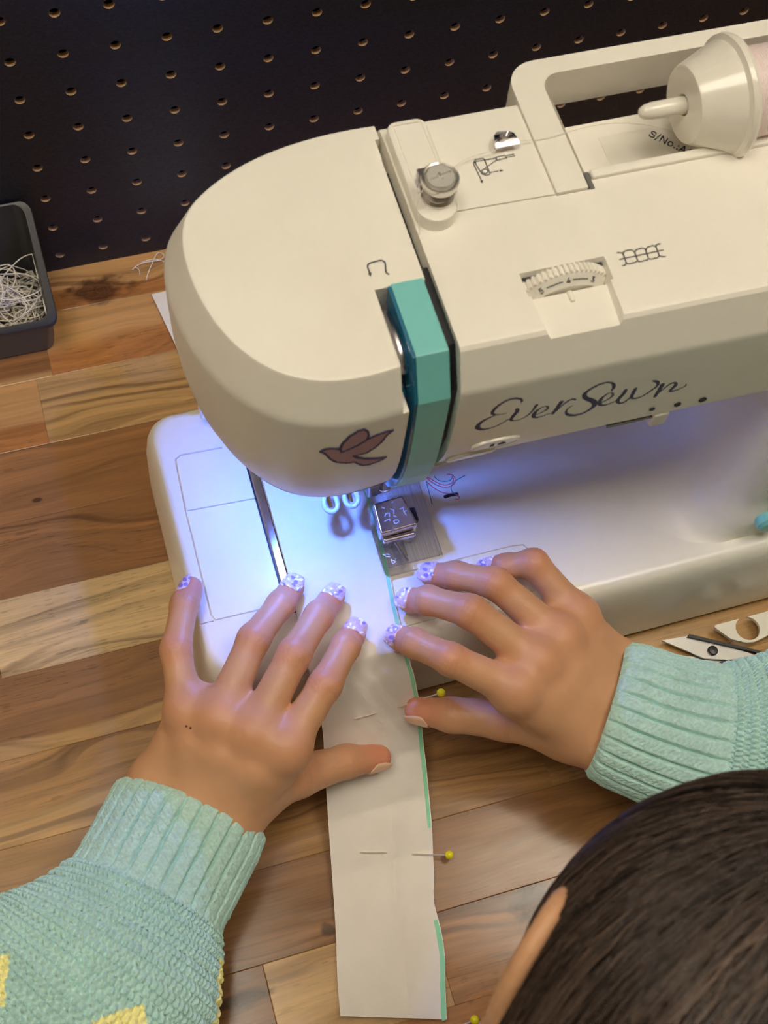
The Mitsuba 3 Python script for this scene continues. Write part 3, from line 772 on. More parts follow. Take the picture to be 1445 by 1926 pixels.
# below the head: needle bar, ankle block, presser foot, thread cutter hooks, lamp
AZ = .0915
blk = [(0.1182, -0.236, 0.0915), (0.1327, -0.2354, 0.0915), (0.1354, -0.2512, 0.0915), (0.1173, -0.2516, 0.0915)]
b0 = [A(q) for q in blk]
e = .0012
hull = []
for p, q, s in ((b0[0], 0, 0), (b0[1], 0, 0), (b0[2], 0, 0), (b0[3], 0, 0)):
    for dz in (-e, -.0072):
        ctr = sum(b0) / 4
        pp = p + (ctr - p) * .09
        hull.append(m3.Manifold.sphere(e, 12).translate((pp[0], pp[1], AZ + dz)))
ank = m3.Manifold.batch_hull(hull)
ctr = sum(b0) / 4
put(SM + '__foot_ankle', tri(ank), 'chrome', smooth=30)
tag(SM + '__foot_ankle', 'chrome presser block with stamped figures')
st_ = [[(0.12949,-0.24173),(0.13164,-0.24138)],[(0.13128,-0.24129),(0.13095,-0.24331),(0.13164,-0.24558)],[(0.1312,-0.24337),(0.13231,-0.24336)],[(0.12553,-0.24669),(0.12709,-0.24697),(0.12722,-0.24802),(0.12606,-0.24861),(0.12497,-0.24821),(0.12493,-0.24725),(0.12553,-0.24669)],[(0.12153,-0.24356),(0.12245,-0.2423),(0.12406,-0.24242),(0.12367,-0.24411)],[(0.12079,-0.24605),(0.12315,-0.24547),(0.12332,-0.24641)],[(0.12525,-0.24063),(0.12662,-0.24158),(0.12598,-0.24334)],[(0.12691,-0.23744),(0.12737,-0.2372)],[(0.12569,-0.24434),(0.12679,-0.24522)],[(0.12157,-0.23877),(0.12247,-0.23943)]]
put(SM + '__foot_ankle__stamping', on_top(flat2d(strokes2d(st_, .0005, False), .0002), AZ), 'brushed')
put(SM + '__foot_ankle__slot', rbox(ctr[0] + .0078, ctr[0] + .0118, ctr[1] - .0045, ctr[1] + .0030, AZ - .007, AZ - .0035, .0008), 'dark_gap')
put(SM + '__foot_ankle__lip', rbox(ctr[0] - .0078, ctr[0] + .0085, ctr[1] - .0112, ctr[1] - .0085, AZ - .008, AZ - .0042, .0012), 'chrome', smooth=30)
put(SM + '__presser_bar', lathe([(0, .0025), (.09, .0025)], (.1185, -.2205, .085), (0, 0, 1), 20), 'chrome', smooth=30)
put(SM + '__needle_bar', lathe([(0, .0026), (.09, .0026)], (.1215, -.2300, .0935), (0, 0, 1), 20), 'steel', smooth=30)
put(SM + '__needle', lathe([(0, .0001), (.004, .0004), (.024, .0005)], (.1232, -.2515, .0715), (0, 0, 1), 10), 'steel', smooth=30)
ft = loft([at_z(rrect(.1165, .1290, -.2655, -.2405, .0015, 4), .0716), at_z(rrect(.1165, .1290, -.2660, -.2405, .0015, 4), .0738)])
ft = tri(man(ft) - m3.Manifold.cube((.0016, .012, .02), True).translate((.1232, -.2525, .073)))
put(SM + '__presser_foot', ft, 'clear', smooth=20)
tag(SM + '__presser_foot', 'clear plastic presser foot with white marks')
put(SM + '__presser_foot__mark', on_top(flat2d(strokes2d([[(.1215, -.2588), (.1232, -.2605), (.1216, -.2612), (.1215, -.2588)], [(.1195, -.2568), (.1212, -.2574)], [(.1198, -.2555), (.1214, -.2561)], [(.1184, -.2555), (.1196, -.2562)]], .0004, False), .0002), .0739), 'gloss_plastic')
put(SM + '__presser_foot__bracket', rbox(.1195, .1285, -.2480, -.2425, .0736, .0850, .001), 'chrome', smooth=30)
put(SM + '__threader_arm', tube([(.1205, -.2435, .090), (.1235, -.2520, .083), (.1288, -.2625, .0765)], .0006, 8), 'steel', smooth=30)
put(SM + '__needle_clamp', rbox(.1155, .1215, -.2335, -.2245, .0935, .1050, .0012), 'steel', smooth=30)
put(SM + '__needle_clamp__loop', tube(spline([(.1215, -.232, .098), (.1265, -.2335, .0995), (.1275, -.230, .1), (.122, -.2275, .0995)], 16), .0006, 8), 'chrome', smooth=30)
for i, q in enumerate(((0.0981, -0.2315, 0.094), (0.1083, -0.2312, 0.094))):
    U = [(q[0] - .0030, q[1] + .010, .101), (q[0] - .0030, q[1] + .001, .0945), (q[0] - .0024, q[1] - .003, .0930), (q[0], q[1] - .0042, .0927), (q[0] + .0024, q[1] - .003, .0930), (q[0] + .0030, q[1] + .001, .0945), (q[0] + .0030, q[1] + .010, .101)]
    put(num(SM + '__thread_hook', i), tube(spline(U, 30), .0012, 10), 'pale_plastic', smooth=50)
    put(num(SM + '__thread_hook', i) + '__wire', tube(spline([(q[0] - .0006, q[1] - .002, .0935), (q[0] - .0006, q[1] + .004, .096), (q[0] - .0006, q[1] + .010, .107), (q[0], q[1] + .014, .152)], 14), .0011, 8), 'chrome', smooth=30)
tag(SM + '__thread_hook', 'small pale plastic hook under the head')
put(SM + '__lamp', rbox(.077, .093, -.230, -.218, .1455, .150, .0015), 'gloss_plastic', smooth=30)
put(SM + '__lamp__diode', lathe([(0, .0050), (.0012, .0046), (.0022, .003), (.0026, .0005)], (.085, -.2245, .1458), (0, 0, -1), 20), 'led', emitter={'type': 'area', 'radiance': {'type': 'rgb', 'value': LAMP_LED}})
tag(SM + '__lamp__diode', 'glowing cold white diode')
put(SM + '__presser_lever', rbox(.0500, .0555, -.1640, -.1560, .078, .098, .0015), 'gloss_plastic', smooth=30)
put(SM + '__presser_lever__stem', tube([(.0528, -.160, .094), (.060, -.170, .118), (.074, -.186, .152)], .0022, 12), 'gloss_plastic', smooth=30)
# threading diagram printed on the bed
fd = [(0.1495, -0.2236, 0.0702), (0.1739, -0.2237, 0.0702), (0.1722, -0.2386, 0.0702), (0.1486, -0.2355, 0.0702)]
red = [[(0.15197,-0.21839),(0.15492,-0.2233),(0.16018,-0.22665),(0.16479,-0.22584),(0.16596,-0.22306),(0.163,-0.21998)],[(0.15279,-0.2189),(0.15588,-0.22247),(0.16054,-0.22551),(0.16433,-0.22464),(0.16518,-0.22286)],[(0.1519,-0.22175),(0.15468,-0.2263),(0.1604,-0.23037),(0.1644,-0.23232),(0.16463,-0.23421),(0.16273,-0.23402)]]
tea = [[(0.15626,-0.21903),(0.15922,-0.22302),(0.16365,-0.22324),(0.16534,-0.22059)],[(0.15148,-0.22088),(0.1505,-0.23389)],[(0.17125,-0.22288),(0.16223,-0.22901),(0.16499,-0.23354)]]
blk_ = [[(0.15818,-0.23163),(0.16078,-0.23138),(0.16419,-0.23166)]]
put(SM + '__diagram_print', on_top(flat2d(strokes2d(red, .0005), .0002), BED), 'red_ink')
put(SM + '__diagram_print_001', on_top(flat2d(strokes2d(tea, .0005), .0002), BED), 'teal_ink')
put(SM + '__diagram_print_002', on_top(flat2d(strokes2d(blk_, .0018, False), .0002), BED), 'ink')
# turquoise selector knob low on the pillar
tk = (0.3056, -0.2905, 0.086)
put(SM + '__selector_knob', lathe([(0, .0075), (.004, .0075), (.0058, .006), (.0062, .0005)], (tk[0], -.2885, tk[2]), (0, -1, 0), 32), 'turquoise', smooth=30)
tag(SM + '__selector_knob', 'turquoise knob at the foot of the pillar')

# ---------------------------------------------------------------- cloth strip under the presser foot
PROF = A([(0.05, 0.0012), (-0.09, 0.0012), (-0.108, 0.006), (-0.125, 0.026), (-0.138, 0.058), (-0.144, 0.068), (-0.152, 0.0712), (-0.295, 0.0712), (-0.303, 0.0695), (-0.312, 0.06), (-0.325, 0.04), (-0.34, 0.0225), (-0.36, 0.0105), (-0.385, 0.004), (-0.41, 0.002), (-0.7, 0.0014)])


def cloth_z(y):
    return np.interp(-np.asarray(y, float), -PROF[:, 0], PROF[:, 1])


LEFT = A([(.0463, -.0311, 0), (.0525, -.07, 0), (.0574, -.1015, 0), (.0615, -.13, 0), (.0662, -.155, 0), (.0722, -.2, 0), (0.0719, -0.2554, 0.0712), (0.069, -0.296, 0.071), (0.0704, -0.3226, 0.0436), (0.0687, -0.3343, 0.0291), (0.0665, -0.3472, 0.0182), (0.0627, -0.3681, 0.0084), (0.0581, -0.3921, 0.0034), (0.0542, -0.4112, 0.002), (0.0492, -0.4322, 0.002), (0.0465, -0.4465, 0.0019)])
RIGHT = A([(.0985, -.0311, 0), (.104, -.07, 0), (.108, -.1015, 0), (.1115, -.13, 0), (.115, -.155, 0), (0.1212, -0.2159, 0.0712), (0.1215, -0.2263, 0.0712), (0.1209, -0.2422, 0.0712), (0.1188, -0.2678, 0.0712), (0.1171, -0.2843, 0.0712), (0.1163, -0.3003, 0.0701), (0.1182, -0.3167, 0.0527), (0.1192, -0.3243, 0.0411), (0.1184, -0.3385, 0.0242), (0.1164, -0.3569, 0.0124), (0.1134, -0.3739, 0.0069), (0.1081, -0.3957, 0.0031), (0.1039, -0.4113, 0.002), (0.1036, -0.4207, 0.002), (0.1021, -0.4325, 0.002), (0.0975, -0.4486, 0.0019), (0.0939, -0.4617, 0.0019)])


def edge(pts, n):
    yy = -pts[:, 1]
    from scipy.interpolate import PchipInterpolator
    f = PchipInterpolator(yy, pts[:, 0])
    q = yy[0] + (yy[-1] - yy[0]) * np.linspace(0, 1, n)
    return np.stack([f(q), -q], 1)


NS, NT = 420, 44
le, re = edge(LEFT, NS), edge(RIGHT, NS)
tt = np.linspace(0, 1, NT)
XY = le[:, None] * (1 - tt)[None, :, None] + re[:, None] * tt[None, :, None]
ZZ = cloth_z(XY[..., 1]) + .0006
# folds between the hands, ripples elsewhere
gx, gy = XY[..., 0], XY[..., 1]
q = np.stack([gx * 60 + gy * 25, gy * 60 - gx * 40, gx * 0], -1)
amp = .0005 + .0022 * np.exp(-((gy + .312) / .016) ** 2) * np.clip((gx - .078) / .02, 0, 1)
amp = amp * np.clip((np.abs(gy + .23) - .045) / .02 + .1, .1, 1)
ZZ = ZZ + amp * np.abs(meshkit.fbm(q, 3, 5) - .35) * 2.2
sg = (gx - .115) * .80 + (gy + .315) * .6
ZZ = ZZ + .0011 * np.exp(-((gy + .318) / .013) ** 2) * (1 + np.sin(sg * 900)) * .5 * np.clip((gx - .08) / .02, 0, 1)
ZZ[-30:] += (np.linspace(0, 1, 30) ** 2)[:, None] * .0035 * meshkit.noise(np.stack([gx[-30:] * 120, gy[-30:] * 50, gx[-30:] * 0], -1), 3)
ZZ = ZZ + .0007 * np.exp(-((tt - .62) / .05) ** 2)[None] * np.clip((-gy - .36) / .01, 0, 1)


def sheet(X, Y, Z, th):
    n, m = X.shape
    top = np.stack([X, Y, Z], -1).reshape(-1, 3)
    bot = top - [0, 0, th]
    i, j = np.meshgrid(np.arange(n - 1), np.arange(m - 1), indexing='ij')
    a = (i * m + j).ravel()
    f1 = np.vstack([np.stack([a, a + m, a + m + 1], 1), np.stack([a, a + m + 1, a + 1], 1)])
    N_ = n * m
    rim = np.r_[np.arange(m), np.arange(1, n) * m + m - 1, (n - 1) * m + np.arange(m - 2, -1, -1), np.arange(n - 2, 0, -1) * m]
    r2 = np.roll(rim, -1)
    f = np.vstack([f1, f1[:, ::-1] + N_, np.stack([rim, r2, r2 + N_], 1), np.stack([rim, r2 + N_, rim + N_], 1)])
    me = trimesh.Trimesh(np.vstack([top, bot]), f, process=False)
    if me.volume < 0:
        me.invert()
    return me


put('fabric_strip', sheet(gx, gy, ZZ, .0005), 'cloth', smooth=60)
tag('fabric_strip', 'long white fabric strip with a green edge running under the presser foot', 'fabric strip')
nr = np.random.default_rng(3)


def edge_band(y0, y1, w0, w1, wob=.0002):
    k = np.where((re[:, 1] <= y0) & (re[:, 1] >= y1))[0]
    wv = wob * meshkit.noise(np.stack([k * .21, k * 0., k * 0.], -1), 2)
    xs_ = np.stack([re[k, 0] - w0 - wv, re[k, 0] - w1 + wv], 1)
    zz_ = np.stack([np.interp(x_, gx[kk], ZZ[kk]) for kk, row in zip(k, xs_) for x_ in row]).reshape(-1, 2)
    return sheet(xs_, np.repeat(re[k, 1:2], 2, 1), zz_ + .00035, .0004)


ysplit = [(0.1127, -0.3763, 0.0063)[1], (0.1037, -0.4172, 0.002)[1]]
put('fabric_strip__green_edge', edge_band(-.155, ysplit[0], .0021, .0006), 'green_cloth', smooth=60)
put('fabric_strip__green_edge_001', edge_band(ysplit[1], -.5, .0023, .0007, .0005), 'green_cloth', smooth=60)
tag('fabric_strip__green_edge', 'narrow green edge along the right side')
tag('fabric_strip__green_edge_001', 'green edge showing again near the lower end')

# ---------------------------------------------------------------- pins
def pin(i, head, pts, label):
    k = num('pin', i)
    tag(k, label, 'pin', 'yellow headed pins')
    put(k + '__head', trimesh.creation.icosphere(3, .0021).apply_translation(head), 'yellow_glass', smooth=True)
    put(k + '__shaft', tube([head] + pts, .00038, 8), 'pin_steel', smooth=40)


pin(0, (0.1173, -0.3905, 0.0068), [(0.1061, -0.3871, 0.0063), (0.1015, -0.3855, 0.0054), (0.0989, -0.3845, 0.0036), (0.0899, -0.3816, 0.0044), (0.0867, -0.3809, 0.0066), (0.0811, -0.3794, 0.0073), (0.0757, -0.3778, 0.0071)], 'yellow headed pin through the lower end of the white strip, below both hands')
pin(1, (0.1292, -0.323, 0.052), [(0.121, -0.3235, 0.052), (0.1145, -0.3235, 0.0507), (0.1101, -0.323, 0.0474), (0.1075, -0.3222, 0.0438), (0.0986, -0.3222, 0.0437), (0.0961, -0.3229, 0.0463), (0.0866, -0.3229, 0.0458)], 'yellow headed pin half hidden above the thumb of the right hand')
pin(2, (0.1064, -0.4654, 0.0035), [(0.1024, -0.4659, 0.003), (0.0925, -0.4661, 0.002)], 'yellow headed pin lying on bare wood at the bottom edge beside the dark hair')

# ---------------------------------------------------------------- bin with thread scraps
BX = (-.0865, -.0085)
zr = lambda y: .031 + (np.asarray(y) + .0585) / .0575 * .0375
def bin_ring(d, z=None, low=0.0):
    p = rrect(BX[0] + d, BX[1] - d, -.0585 + d * .8, -.001 - d * .3, .006, 8)
    return at_z(p, z) if z is not None else np.column_stack([p, zr(p[:, 1]) - low])
outer = man(loft([bin_ring(.0068, .0004), bin_ring(.0058, .0012), bin_ring(.0018, low=.003), bin_ring(.0016, low=.0028), bin_ring(0, low=.0026), bin_ring(.0, low=.0006), bin_ring(.0006, low=0)]))
inner = man(loft([bin_ring(.0085, .0026), bin_ring(.0042, low=.002), bin_ring(.0036, low=-.004)]))
put('storage_bin', tri(outer - inner), 'tray_black', smooth=30)
tag('storage_bin', 'black plastic bin with a raised back standing against the pegboard', 'bin')
nr = np.random.default_rng(11)
loops = []
for k in range(150):
    c = A([nr.uniform(-.082, -.019), nr.uniform(-.048, -.012), 0])
    rad = nr.uniform(.008, .017)
    n_ = 44
    a_ = np.linspace(0, nr.uniform(3.5, 9), n_) + nr.uniform(0, 6.3)
    tilt = nr.uniform(-.9, .9, 2)
    p = np.stack([np.cos(a_) * rad * nr.uniform(.6, 1.3), np.sin(a_) * rad * nr.uniform(.5, 1.1), np.zeros(n_)], 1)
    p[:, 2] = p[:, 0] * tilt[0] + p[:, 1] * tilt[1] + np.cumsum(nr.normal(0, .0004, n_))
    p[:, :2] += np.cumsum(nr.normal(0, .0005, (n_, 2)), 0)
    hgt = .004 + .030 * (k / 150) * np.exp(-((c[1] + .035) / .025) ** 2)
    p = p + c + [0, 0, hgt]
    if k > 144:
        p[:, 2] = p[:, 2] + .008
    p[:, 0] = np.clip(p[:, 0], -.0795, -.0142)
    p[:, 1] = np.clip(p[:, 1], -.0515, -.0075)
    p[:, 2] = np.clip(p[:, 2], .0032, .046)
    for _ in range(2):
        p[1:-1] = .5 * p[1:-1] + .25 * (p[:-2] + p[2:])
    loops.append(tube(p, .00038, 5))
put('thread_scraps', cat(*loops), 'thread_white', smooth=60)
tag('thread_scraps', 'tangle of white thread ends heaped in the black bin', 'thread scraps', kind='stuff')
l1 = A([(0.0391, -0.0105, 0.0006), (0.0448, -0.0078, 0.0012), (0.0514, -0.0079, 0.0016), (0.0574, -0.0072, 0.0012), (0.0595, -0.0046, 0.0008), (0.0577, -0.0025, 0.001), (0.0532, -0.0069, 0.0022), (0.0488, -0.013, 0.0008), (0.0455, -0.0197, 0.0006)])
l2 = A([(0.0408, -0.0094, 0.001), (0.0428, -0.0119, 0.0012), (0.0424, -0.0154, 0.0006)])
l3 = A([(0.0453, -0.0069, 0.001), (0.0519, -0.0067, 0.0018), (0.0562, -0.0074, 0.0008), (0.0586, -0.0094, 0.0006)])
put('loose_thread', cat(tube(spline(l1, 50), .0003, 6), tube(spline(l2, 20), .0003, 6), tube(spline(l3, 20), .0003, 6)), 'thread_white', smooth=60)
tag('loose_thread', 'small knotted white thread end on the wood between pegboard and sewing machine', 'thread')

# ---------------------------------------------------------------- spool and its thread
tag('thread_spool', 'spool of pale pink thread on the peg behind the white cone cap', 'spool of thread')
PY, PZ = -.1853, .2755
ta = [(-.0, .0042), (0, .0168)]
for k in range(60):
    ta += [(.0005 + k * .001, .0170), (.001 + k * .001, .0173)]
ta += [(.0612, .0168), (.0612, .0042)]
put('thread_spool__winding', lathe(ta, (.2650, PY, PZ), (1, 0, 0), 48), 'thread_pink', smooth=50)
put('thread_spool__end', lathe([(0, .0042), (0, .0185), (.002, .0185), (.002, .0042)], (.3290, PY, PZ), (1, 0, 0), 40), 'gloss_plastic', smooth=30)
th = [(0.2633, -0.1842, 0.2485), (0.2463, -0.1733, 0.2495), (0.2227, -0.1744, 0.259), (0.1988, -0.1813, 0.2672), (0.1873, -0.1819, 0.2672), (0.1756, -0.1816, 0.2672), (0.1709, -0.1836, 0.268), (0.1609, -0.1842, 0.2672), (0.1505, -0.1895, 0.269), (0.1425, -0.1972, 0.2745), (0.135, -0.2029, 0.279), (0.1318, -0.2058, 0.2775), (0.1311, -0.2086, 0.2722), (0.1312, -0.2122, 0.2662), (0.13, -0.2135, 0.26)]
put('sewing_thread', tube(spline(th, 90), .00014, 5), 'thread_white', smooth=60)
tag('sewing_thread', 'thin white thread leading from the spool through the chrome clip and disc', 'thread')

# ---------------------------------------------------------------- snips and white tool right of the hand
def plate(pts, z0, z1, holes=()):
    g = Polygon([p[:2] for p in pts])
    for h in holes:
        g = g.difference(h)
    m = flat2d(g, z1 - z0)
    m.apply_translation((0, 0, z0))
    return m


tag('thread_snips', 'steel thread snips with a black pivot lying half under the right sleeve', 'thread snips')
put('thread_snips__blade', plate([(0.2618, -0.3139, 0.005), (0.2762, -0.3151, 0.005), (0.3039, -0.332, 0.005), (0.3191, -0.3439, 0.005), (0.3164, -0.3463, 0.005), (0.3011, -0.3348, 0.005), (0.2915, -0.3331, 0.005), (0.2801, -0.3292, 0.005)], .0036, .0050), 'steel')
put('thread_snips__blade_001', plate([(0.2598, -0.321, 0.0025), (0.2665, -0.3267, 0.0025), (0.2845, -0.3327, 0.0025), (0.3175, -0.3497, 0.0025), (0.3204, -0.3465, 0.0025), (0.2936, -0.3325, 0.0025), (0.2738, -0.3255, 0.0025)], .0012, .0026), 'steel')
put('thread_snips__handle', plate([(0.2769, -0.3148, 0.0068), (0.3089, -0.3327, 0.0068), (0.3281, -0.3433, 0.0068), (0.3254, -0.3457, 0.0068), (0.3066, -0.333, 0.0068), (0.2754, -0.3159, 0.0068)], .0038, .0068), 'snip_black')
put('thread_snips__handle_001', plate([(0.2706, -0.3283, 0.002), (0.2849, -0.3337, 0.002), (0.2941, -0.3318, 0.002), (0.294, -0.3392, 0.002), (0.2836, -0.3346, 0.002)], .0008, .0036), 'snip_black')
pv = (0.286, -0.3266, 0.006)
put('thread_snips__pivot', lathe([(0, .0027), (.0014, .0027), (.0019, .0021), (.0021, .0003)], (pv[0], pv[1], .0048), (0, 0, 1), 24), 'snip_black', smooth=30)
tag('thread_snips__pivot', 'round black pivot')
hc = (0.3081, -0.3206, 0.006)
wt = [(0.2901, -0.3143, 0.006), (0.3239, -0.3144, 0.006), (0.3413, -0.3148, 0.006), (0.3531, -0.331, 0.006), (0.3267, -0.3259, 0.006), (0.3184, -0.3268, 0.006), (0.3135, -0.3279, 0.006), (0.3081, -0.3286, 0.006), (0.3038, -0.3278, 0.006), (0.2969, -0.3239, 0.006)]
wp = Polygon([p[:2] for p in wt]).buffer(-.001).buffer(.001).difference(Point(hc[:2]).buffer(.0066, 24))
m = flat2d(wp, .0022)
m.apply_translation((0, 0, .0066))
put('plastic_tool', m, 'gloss_plastic', smooth=25)
tag('plastic_tool', 'flat white plastic tool with a round finger hole lying beside the snips', 'tool')

# ---------------------------------------------------------------- the child at the machine
PS = 'person'
tag(PS, 'child in a pale green knitted sweater guiding the fabric strip with both hands', 'person')


def skin(p, n, uv):
    m = fbm(p.x * 90, p.y * 90, p.z * 90, 3)
    f = noise(p.x * 900, p.y * 900, p.z * 900)
    return dr.clip(.86 + .2 * m + .1 * f, 0, 1.2)


# hand: per finger the knuckle, two joints and the tip with their radii; then the wrist
LH = dict(fingers=[
    [((0.0101, -0.308, 0.078), .0080), ((0.0121, -0.2805, 0.084), .0068), ((0.0207, -0.2591, 0.082), .0062), ((0.0256, -0.2511, 0.0795), .0054)],
    [((0.0234, -0.317, 0.084), .0085), ((0.0467, -0.287, 0.09), .0071), ((0.0634, -0.2713, 0.0835), .0063), ((0.0716, -0.2623, 0.0785), .0055)],
    [((0.0368, -0.3278, 0.086), .0088), ((0.0621, -0.3001, 0.094), .0074), ((0.0787, -0.2822, 0.0865), .0065), ((0.0887, -0.2719, 0.0785), .0056)],
    [((0.0484, -0.3378, 0.084), .0088), ((0.0723, -0.3163, 0.091), .0072), ((0.0865, -0.2999, 0.086), .0064), ((0.0935, -0.2916, 0.0795), .0056)]],
    thumb=[((0.0292, -0.3449, 0.052), .0130), ((0.0529, -0.3431, 0.05), .0100), ((0.0777, -0.3403, 0.04), .0078), ((0.0939, -0.341, 0.033), .0062)],
    wrist=[((-0.0091, -0.3305, 0.052), .0128), ((0.0059, -0.3467, 0.055), .0140), ((0.0168, -0.3553, 0.052), .0122)],
    arm=(-0.0195, -0.3776, 0.05))
RH = dict(fingers=[
    [((0.198, -0.3115, 0.08), .0080), ((0.1825, -0.285, 0.092), .0068), ((0.1705, -0.2809, 0.086), .0058), ((0.1642, -0.2774, 0.079), .0050)],
    [((0.1829, -0.322, 0.088), .0085), ((0.1596, -0.2926, 0.1), .0071), ((0.1458, -0.2802, 0.089), .0063), ((0.1365, -0.2732, 0.079), .0054)],
    [((0.1683, -0.3314, 0.092), .0088), ((0.1431, -0.3041, 0.104), .0074), ((0.1291, -0.2895, 0.091), .0065), ((0.1224, -0.2829, 0.079), .0055)],
    [((0.1551, -0.341, 0.09), .0088), ((0.1283, -0.3225, 0.101), .0071), ((0.1166, -0.3077, 0.091), .0065), ((0.1122, -0.3, 0.0805), .0056)]],
    thumb=[((0.1818, -0.3584, 0.06), .0130), ((0.1534, -0.3441, 0.056), .0100), ((0.1308, -0.3349, 0.052), .0080), ((0.1167, -0.3271, 0.047), .0064)],
    wrist=[((0.2142, -0.3381, 0.062), .0125), ((0.2061, -0.3546, 0.067), .0140), ((0.1952, -0.368, 0.062), .0125)],
    arm=(0.2433, -0.3787, 0.06))
HEAD_C = A((0.1441, -0.5117, 0.25))


def hand_field(Pt, h):
    w = [A(q) for q, _ in h['wrist']]
    wr = [r for _, r in h['wrist']]
    kn = [A(f[0][0]) for f in h['fingers']]
    kr = [f[0][1] for f in h['fingers']]
    d = None
    # back of the hand: metacarpals from the wrist to each knuckle
    mix_ = [(0, 0), (.7, 1), (1.3, 2), (2, 3)]
    for t, i in mix_:
        a = int(min(t, 1.999))
        wp = w[a] + (w[a + 1] - w[a]) * (t - a)
        rp = wr[a] + (wr[a + 1] - wr[a]) * (t - a)
        c = cone_sdf(Pt, wp, kn[i] - [0, 0, .0025], rp, kr[i] + .0003)
        d = c if d is None else smin(d, c, .012)
    for i in range(3):
        # filling between knuckles and the webs in front of them
        m0 = (kn[i] + kn[i + 1]) / 2
        fw = A(h['fingers'][i][1][0]) - kn[i] + A(h['fingers'][i + 1][1][0]) - kn[i + 1]
        fw = fw / np.linalg.norm(fw)
        d = smin(d, cone_sdf(Pt, m0 - [0, 0, .004] - fw * .012, m0 - [0, 0, .0045] + fw * .010, .0088, .0055), .008)
    c = cone_sdf(Pt, w[2], A(h['thumb'][0][0]), wr[2], h['thumb'][0][1])
    d = smin(d, c, .010)
    d = smin(d, cone_sdf(Pt, A(h['thumb'][0][0]), kn[3] - [0, 0, .006], .0115, .0085), .010)
    for a, b in ((0, 1), (1, 2)):
        d = smin(d, cone_sdf(Pt, w[a], w[b], wr[a], wr[b]), .006)
    for i in range(3):
        d = smin(d, cone_sdf(Pt, w[i], A(h['arm']) + (w[i] - w[1]) * .9, wr[i], wr[i]), .008)
    fin = []
    for k, f in enumerate(h['fingers'] + [h['thumb']]):
        q = [A(p) for p, _ in f]
        r = [x for _, x in f]
        fd = None
        for s in range(3):
            c = cone_sdf(Pt, q[s], q[s + 1], r[s], r[s + 1])
            fd = c if fd is None else smin(fd, c, .0035)
        ax = (q[3] - q[2]) / np.linalg.norm(q[3] - q[2])
        fd = smin(fd, np.linalg.norm(Pt - (q[3] - ax * .004 - [0, 0, .0012]), axis=-1) - (r[3] + .0001), .002)
        fin.append(fd)
    fing = fin[0]
    for c in fin[1:4]:
        fing = smin(fing, c, .0012)
    d = smin(d, fing, .0065)
    d = smin(d, fin[4], .008)
    for i in range(3):
        d = smin(d, cone_sdf(Pt, w[1], (kn[i] + kn[i + 1]) / 2 - [0, 0, .005], .0125, .0095), .006)
    # knuckles and tendons
    for i in range(4):
        d = smin(d, np.linalg.norm(Pt - (kn[i] + [0, 0, .0024]), axis=-1) - (kr[i] - .0012), .009)
    return d


def hand_mesh(h, step=.0010):
    pts = A([p for f in h['fingers'] + [h['thumb']] for p, _ in f] + [p for p, _ in h['wrist']] + [h['arm']])
    lo, hi = pts.min(0) - .019, pts.max(0) + .019
    G = grid(lo, hi, step)
    val = hand_field(G, h)
    m = surface_nets(val, lo, step)
    taubin(m, 8)
    return m


def ellipsoid(Pt, c, r, R=None):
    q = Pt - A(c, np.float32)
    if R is not None:
        q = q @ R
    k = np.linalg.norm(q / A(r, np.float32), axis=-1)
    return (k - 1) * min(r)


# head bowed over the table: crown towards the machine, chin towards the body
hz = A([0.57180, 0.50028, 0.65020])
hs = A([-0.73706, 0.66131, 0.13936])
hf = A([0.36027, 0.55892, -0.74687])
HR = np.stack([hs, hf, hz], 1)
H = lambda s, f, z: HEAD_C + hs * s + hf * f + hz * z
SHL, SHR, NECK = A([.050, -.665, .105]), A([.330, -.665, .105]), A([.185, -.635, .165])
ELL, ELR = A([-.115, -.530, .058]), A([.395, -.50, .058])


def body_field(Pt):
    d = smin(ellipsoid(Pt, H(0, -.006, .006), (.070, .086, .075), HR), ellipsoid(Pt, H(0, .030, -.052), (.050, .048, .056), HR), .03)
    d = smin(d, ellipsoid(Pt, H(0, .078, -.080), (.018, .014, .014), HR), .02)      # chin
    d = smin(d, cone_sdf(Pt, H(0, .084, -.010), H(0, .096, -.034), .005, .0085), .008)   # nose
    d = smin(d, ellipsoid(Pt, H(0, .086, -.055), (.018, .006, .005), HR), .006)      # lips
    for s in (-1, 1):
        d = -smin(-d, np.linalg.norm(Pt - H(s * .030, .098, -.004), axis=-1) - .016, .008)   # eye sockets
        d = smin(d, np.linalg.norm(Pt - H(s * .030, .074, -.006), axis=-1) - .011, .003)
    d = smin(d, cone_sdf(Pt, H(0, -.020, -.045), NECK, .044, .046), .02)
    t = smin(cone_sdf(Pt, NECK - [0, .01, .03], A([.19, -.70, -.12]), .075, .105), cone_sdf(Pt, SHL, SHR, .045, .045), .05)
    t = smin(t, cone_sdf(Pt, A([.19, -.70, -.1]), A([.19, -.76, -.30]), .105, .11), .05)
    d = smin(d, t, .03)
    for sh, el, h in ((SHL, ELL, LH), (SHR, ELR, RH)):
        d = smin(d, cone_sdf(Pt, sh, el, .038, .026), .02)
        w = A(h['wrist'][1][0])
        d = smin(d, cone_sdf(Pt, el, w + (el - w) * .25, .026, .017), .015)
    return d


lo, hi = A([-.18, -.90, -.43]), A([.46, -.36, .36])
G = grid(lo, hi, .0055)
bm = surface_nets(body_field(G), lo, .0055)
taubin(bm, 6)


